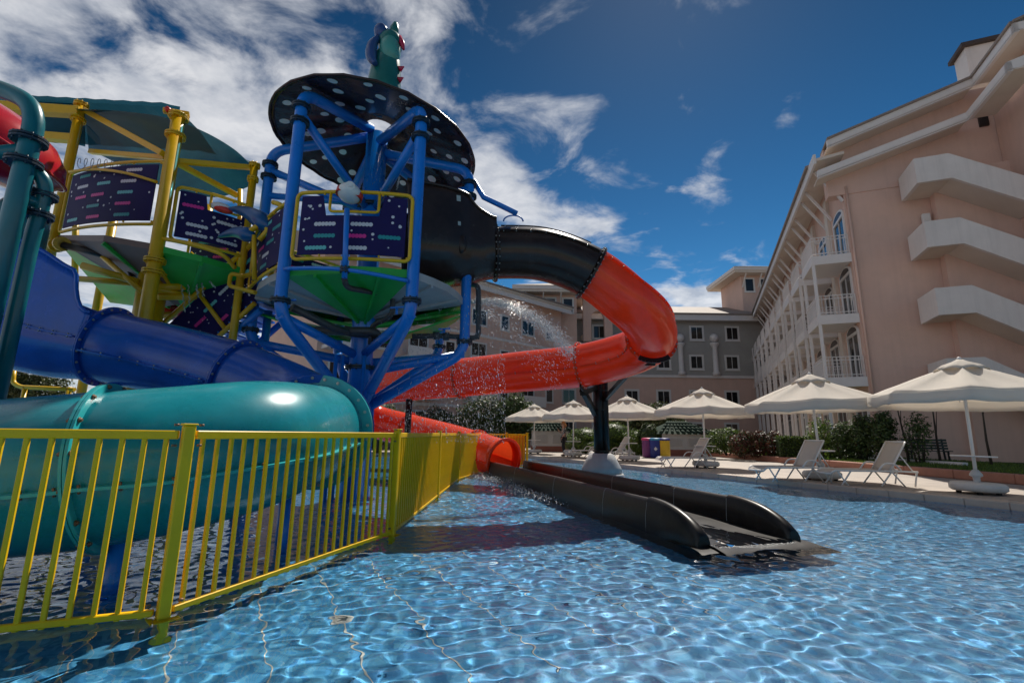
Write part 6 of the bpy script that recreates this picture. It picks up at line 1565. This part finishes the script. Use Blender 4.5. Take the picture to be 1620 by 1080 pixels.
# ------------------------------------------------------------------ flying water
m = bpy.data.materials.new('spray'); m.use_nodes = True; b = m.node_tree.nodes['Principled BSDF']; b.inputs['Base Color'].default_value = (.95, .97, 1, 1); b.inputs['Roughness'].default_value = .15; b.inputs['Transmission Weight'].default_value = .55; b.inputs['IOR'].default_value = 1.33; MAT['spray'] = m
def droplets(name, pts, vel, size, lab, seed):
    """pts, vel: arrays; each drop an octahedron drawn out along its flight"""
    k = len(pts); r = np.random.RandomState(seed); s_ = (size * r.lognormal(0, .45, k))[:, None]; v = vel / np.maximum(1e-6, np.linalg.norm(vel, axis=1))[:, None]
    a = np.cross(v, np.tile([[.3, 1, .1]], (k, 1))); a /= np.linalg.norm(a, axis=1)[:, None]; c = np.cross(v, a)
    co = np.stack([pts + v * s_ * 4.0, pts - v * s_ * 4.0, pts + a * s_, pts - a * s_, pts + c * s_, pts - c * s_], 1).reshape(-1, 3)
    base = np.array([[0, 2, 4], [0, 4, 3], [0, 3, 5], [0, 5, 2], [1, 4, 2], [1, 3, 4], [1, 5, 3], [1, 2, 5]])
    f = (base[None] + 6 * np.arange(k)[:, None, None]).reshape(-1, 3)
    me = bpy.data.meshes.new(name); me.vertices.add(len(co)); me.vertices.foreach_set('co', co.ravel()); me.loops.add(f.size); me.loops.foreach_set('vertex_index', f.ravel().astype(np.int32)); me.polygons.add(len(f)); me.polygons.foreach_set('loop_start', (np.arange(len(f)) * 3).astype(np.int32))
    me.polygons.foreach_set('use_smooth', np.ones(len(f), dtype=bool)); me.materials.append(MAT['spray']); me.update(calc_edges=True)
    o = bpy.data.objects.new(name, me); COL.objects.link(o); tag(o, lab, 'water spray', kind='stuff'); return o
r = np.random.RandomState(21)
# jets thrown to the right from the tower's rim
def jet(p0, p1, apex, n, spread, seed):
    r = np.random.RandomState(seed); t = r.rand(n) ** .8; p0, p1 = np.array(p0), np.array(p1)
    p = p0 + (p1 - p0) * t[:, None]; p[:, 2] += 4 * apex * t * (1 - t); sg = spread * (.15 + t * 1.0)
    p += r.normal(size=(n, 3)) * sg[:, None] * np.array([.6, .8, 1.0]); v = np.tile(p1 - p0, (n, 1)); v[:, 2] += 4 * apex * (1 - 2 * t) ; return p, v
J1 = jet(P(735, 480, 10.0), P(905, 560, 10.8), .45, 8000, .12, 1); J2 = jet(P(735, 480, 10.0), P(880, 600, 10.6), .3, 1200, .22, 2)
droplets('water_jet', np.concatenate([J1[0], J2[0]]), np.concatenate([J1[1], J2[1]]), .0034, 'jet of water drops arching right from the tower', 3)
# curtain of drops falling round the tower
k = 6500; px = r.uniform(600, 800, k); py = 440 + 260 * r.rand(k) ** .9; yy = r.uniform(8.6, 11.6, k)
pts = np.array([P(a, b_, c) for a, b_, c in zip(px, py, yy)]); keep = pts[:, 2] > .1; pts = pts[keep]; vel = np.tile([[.15, 0, -1.]], (len(pts), 1)) + r.normal(size=(len(pts), 3)) * .12
droplets('falling_drops', pts, vel, .0032, 'curtain of water drops falling from the blue tower', 4)
# thin streams under the yellow tower and threads from the gun nozzles
seq = []; sv = []
for a, b_ in (((283, 428), (292, 492)), ((296, 432), (300, 485)), ((308, 434), (313, 470)), ((316, 436), (322, 468)), ((322, 440), (340, 455)), ((632, 280), (628, 300))):
    A, B = np.array(P(*a, 9.3)), np.array(P(*b_, 9.2)); t = np.linspace(0, 1, 110); p = A + (B - A) * t[:, None]; p[:, 0] += .012 * np.sin(t * 40 + a[0]); p[:, 2] += .12 * t * (1 - t); seq.append(p + r.normal(size=p.shape) * .006); sv.append(np.tile(B - A, (110, 1)))
droplets('water_threads', np.concatenate(seq), np.concatenate(sv), .005, 'thin water threads pouring from the yellow tower', 5)
k = 350; c0 = np.array(P(600, 270, 9.2)); p = c0 + r.normal(size=(k, 3)) * np.array([.12, .2, .5]); droplets('roof_drips', p, np.tile([[0, 0, -1.]], (k, 1)), .003, 'drips falling from the centre of the polka-dot roof', 6)
# splash where the overflow meets the pool beside the trough
k = 2600; t = r.rand(k); p = np.array([-.55, 13.6, .0]) + t[:, None] * np.array([1.9, -4.2, 0]) + r.normal(size=(k, 3)) * np.array([.28, .5, 0]); p[:, 2] = np.abs(r.normal(size=k)) * .06 * (1 - .6 * t) + .005
p[:, 0] -= .35; droplets('splash', p, r.normal(size=(k, 3)) + np.array([0, 0, 1.]), .004, 'splash of drops on the pool left of the black trough', 7)
# ------------------------------------------------------------------ odd things glimpsed under the blue slide
ft = thing('pipe_rail', P(70, 612, 11.5), 'yellow pipe rail glimpsed under the blue slide', 'rail')
for pts in ([(22, 585), (20, 605), (32, 612), (118, 616)], [(200, 590), (200, 612)], [(222, 595), (222, 614)]):
    mb = MB(); mb.tube(round_corners([P(x, y, 11.5) for x, y in pts], .1), .05, 10); mb.build('pipe', 'tower_yellow', ft)
for px in (40, 110):
    p = P(px, 612, 11.5); mb = MB(); mb.tube([V((p.x, p.y, -WD)), p], .05, 10); mb.build('leg', 'tower_yellow', ft)
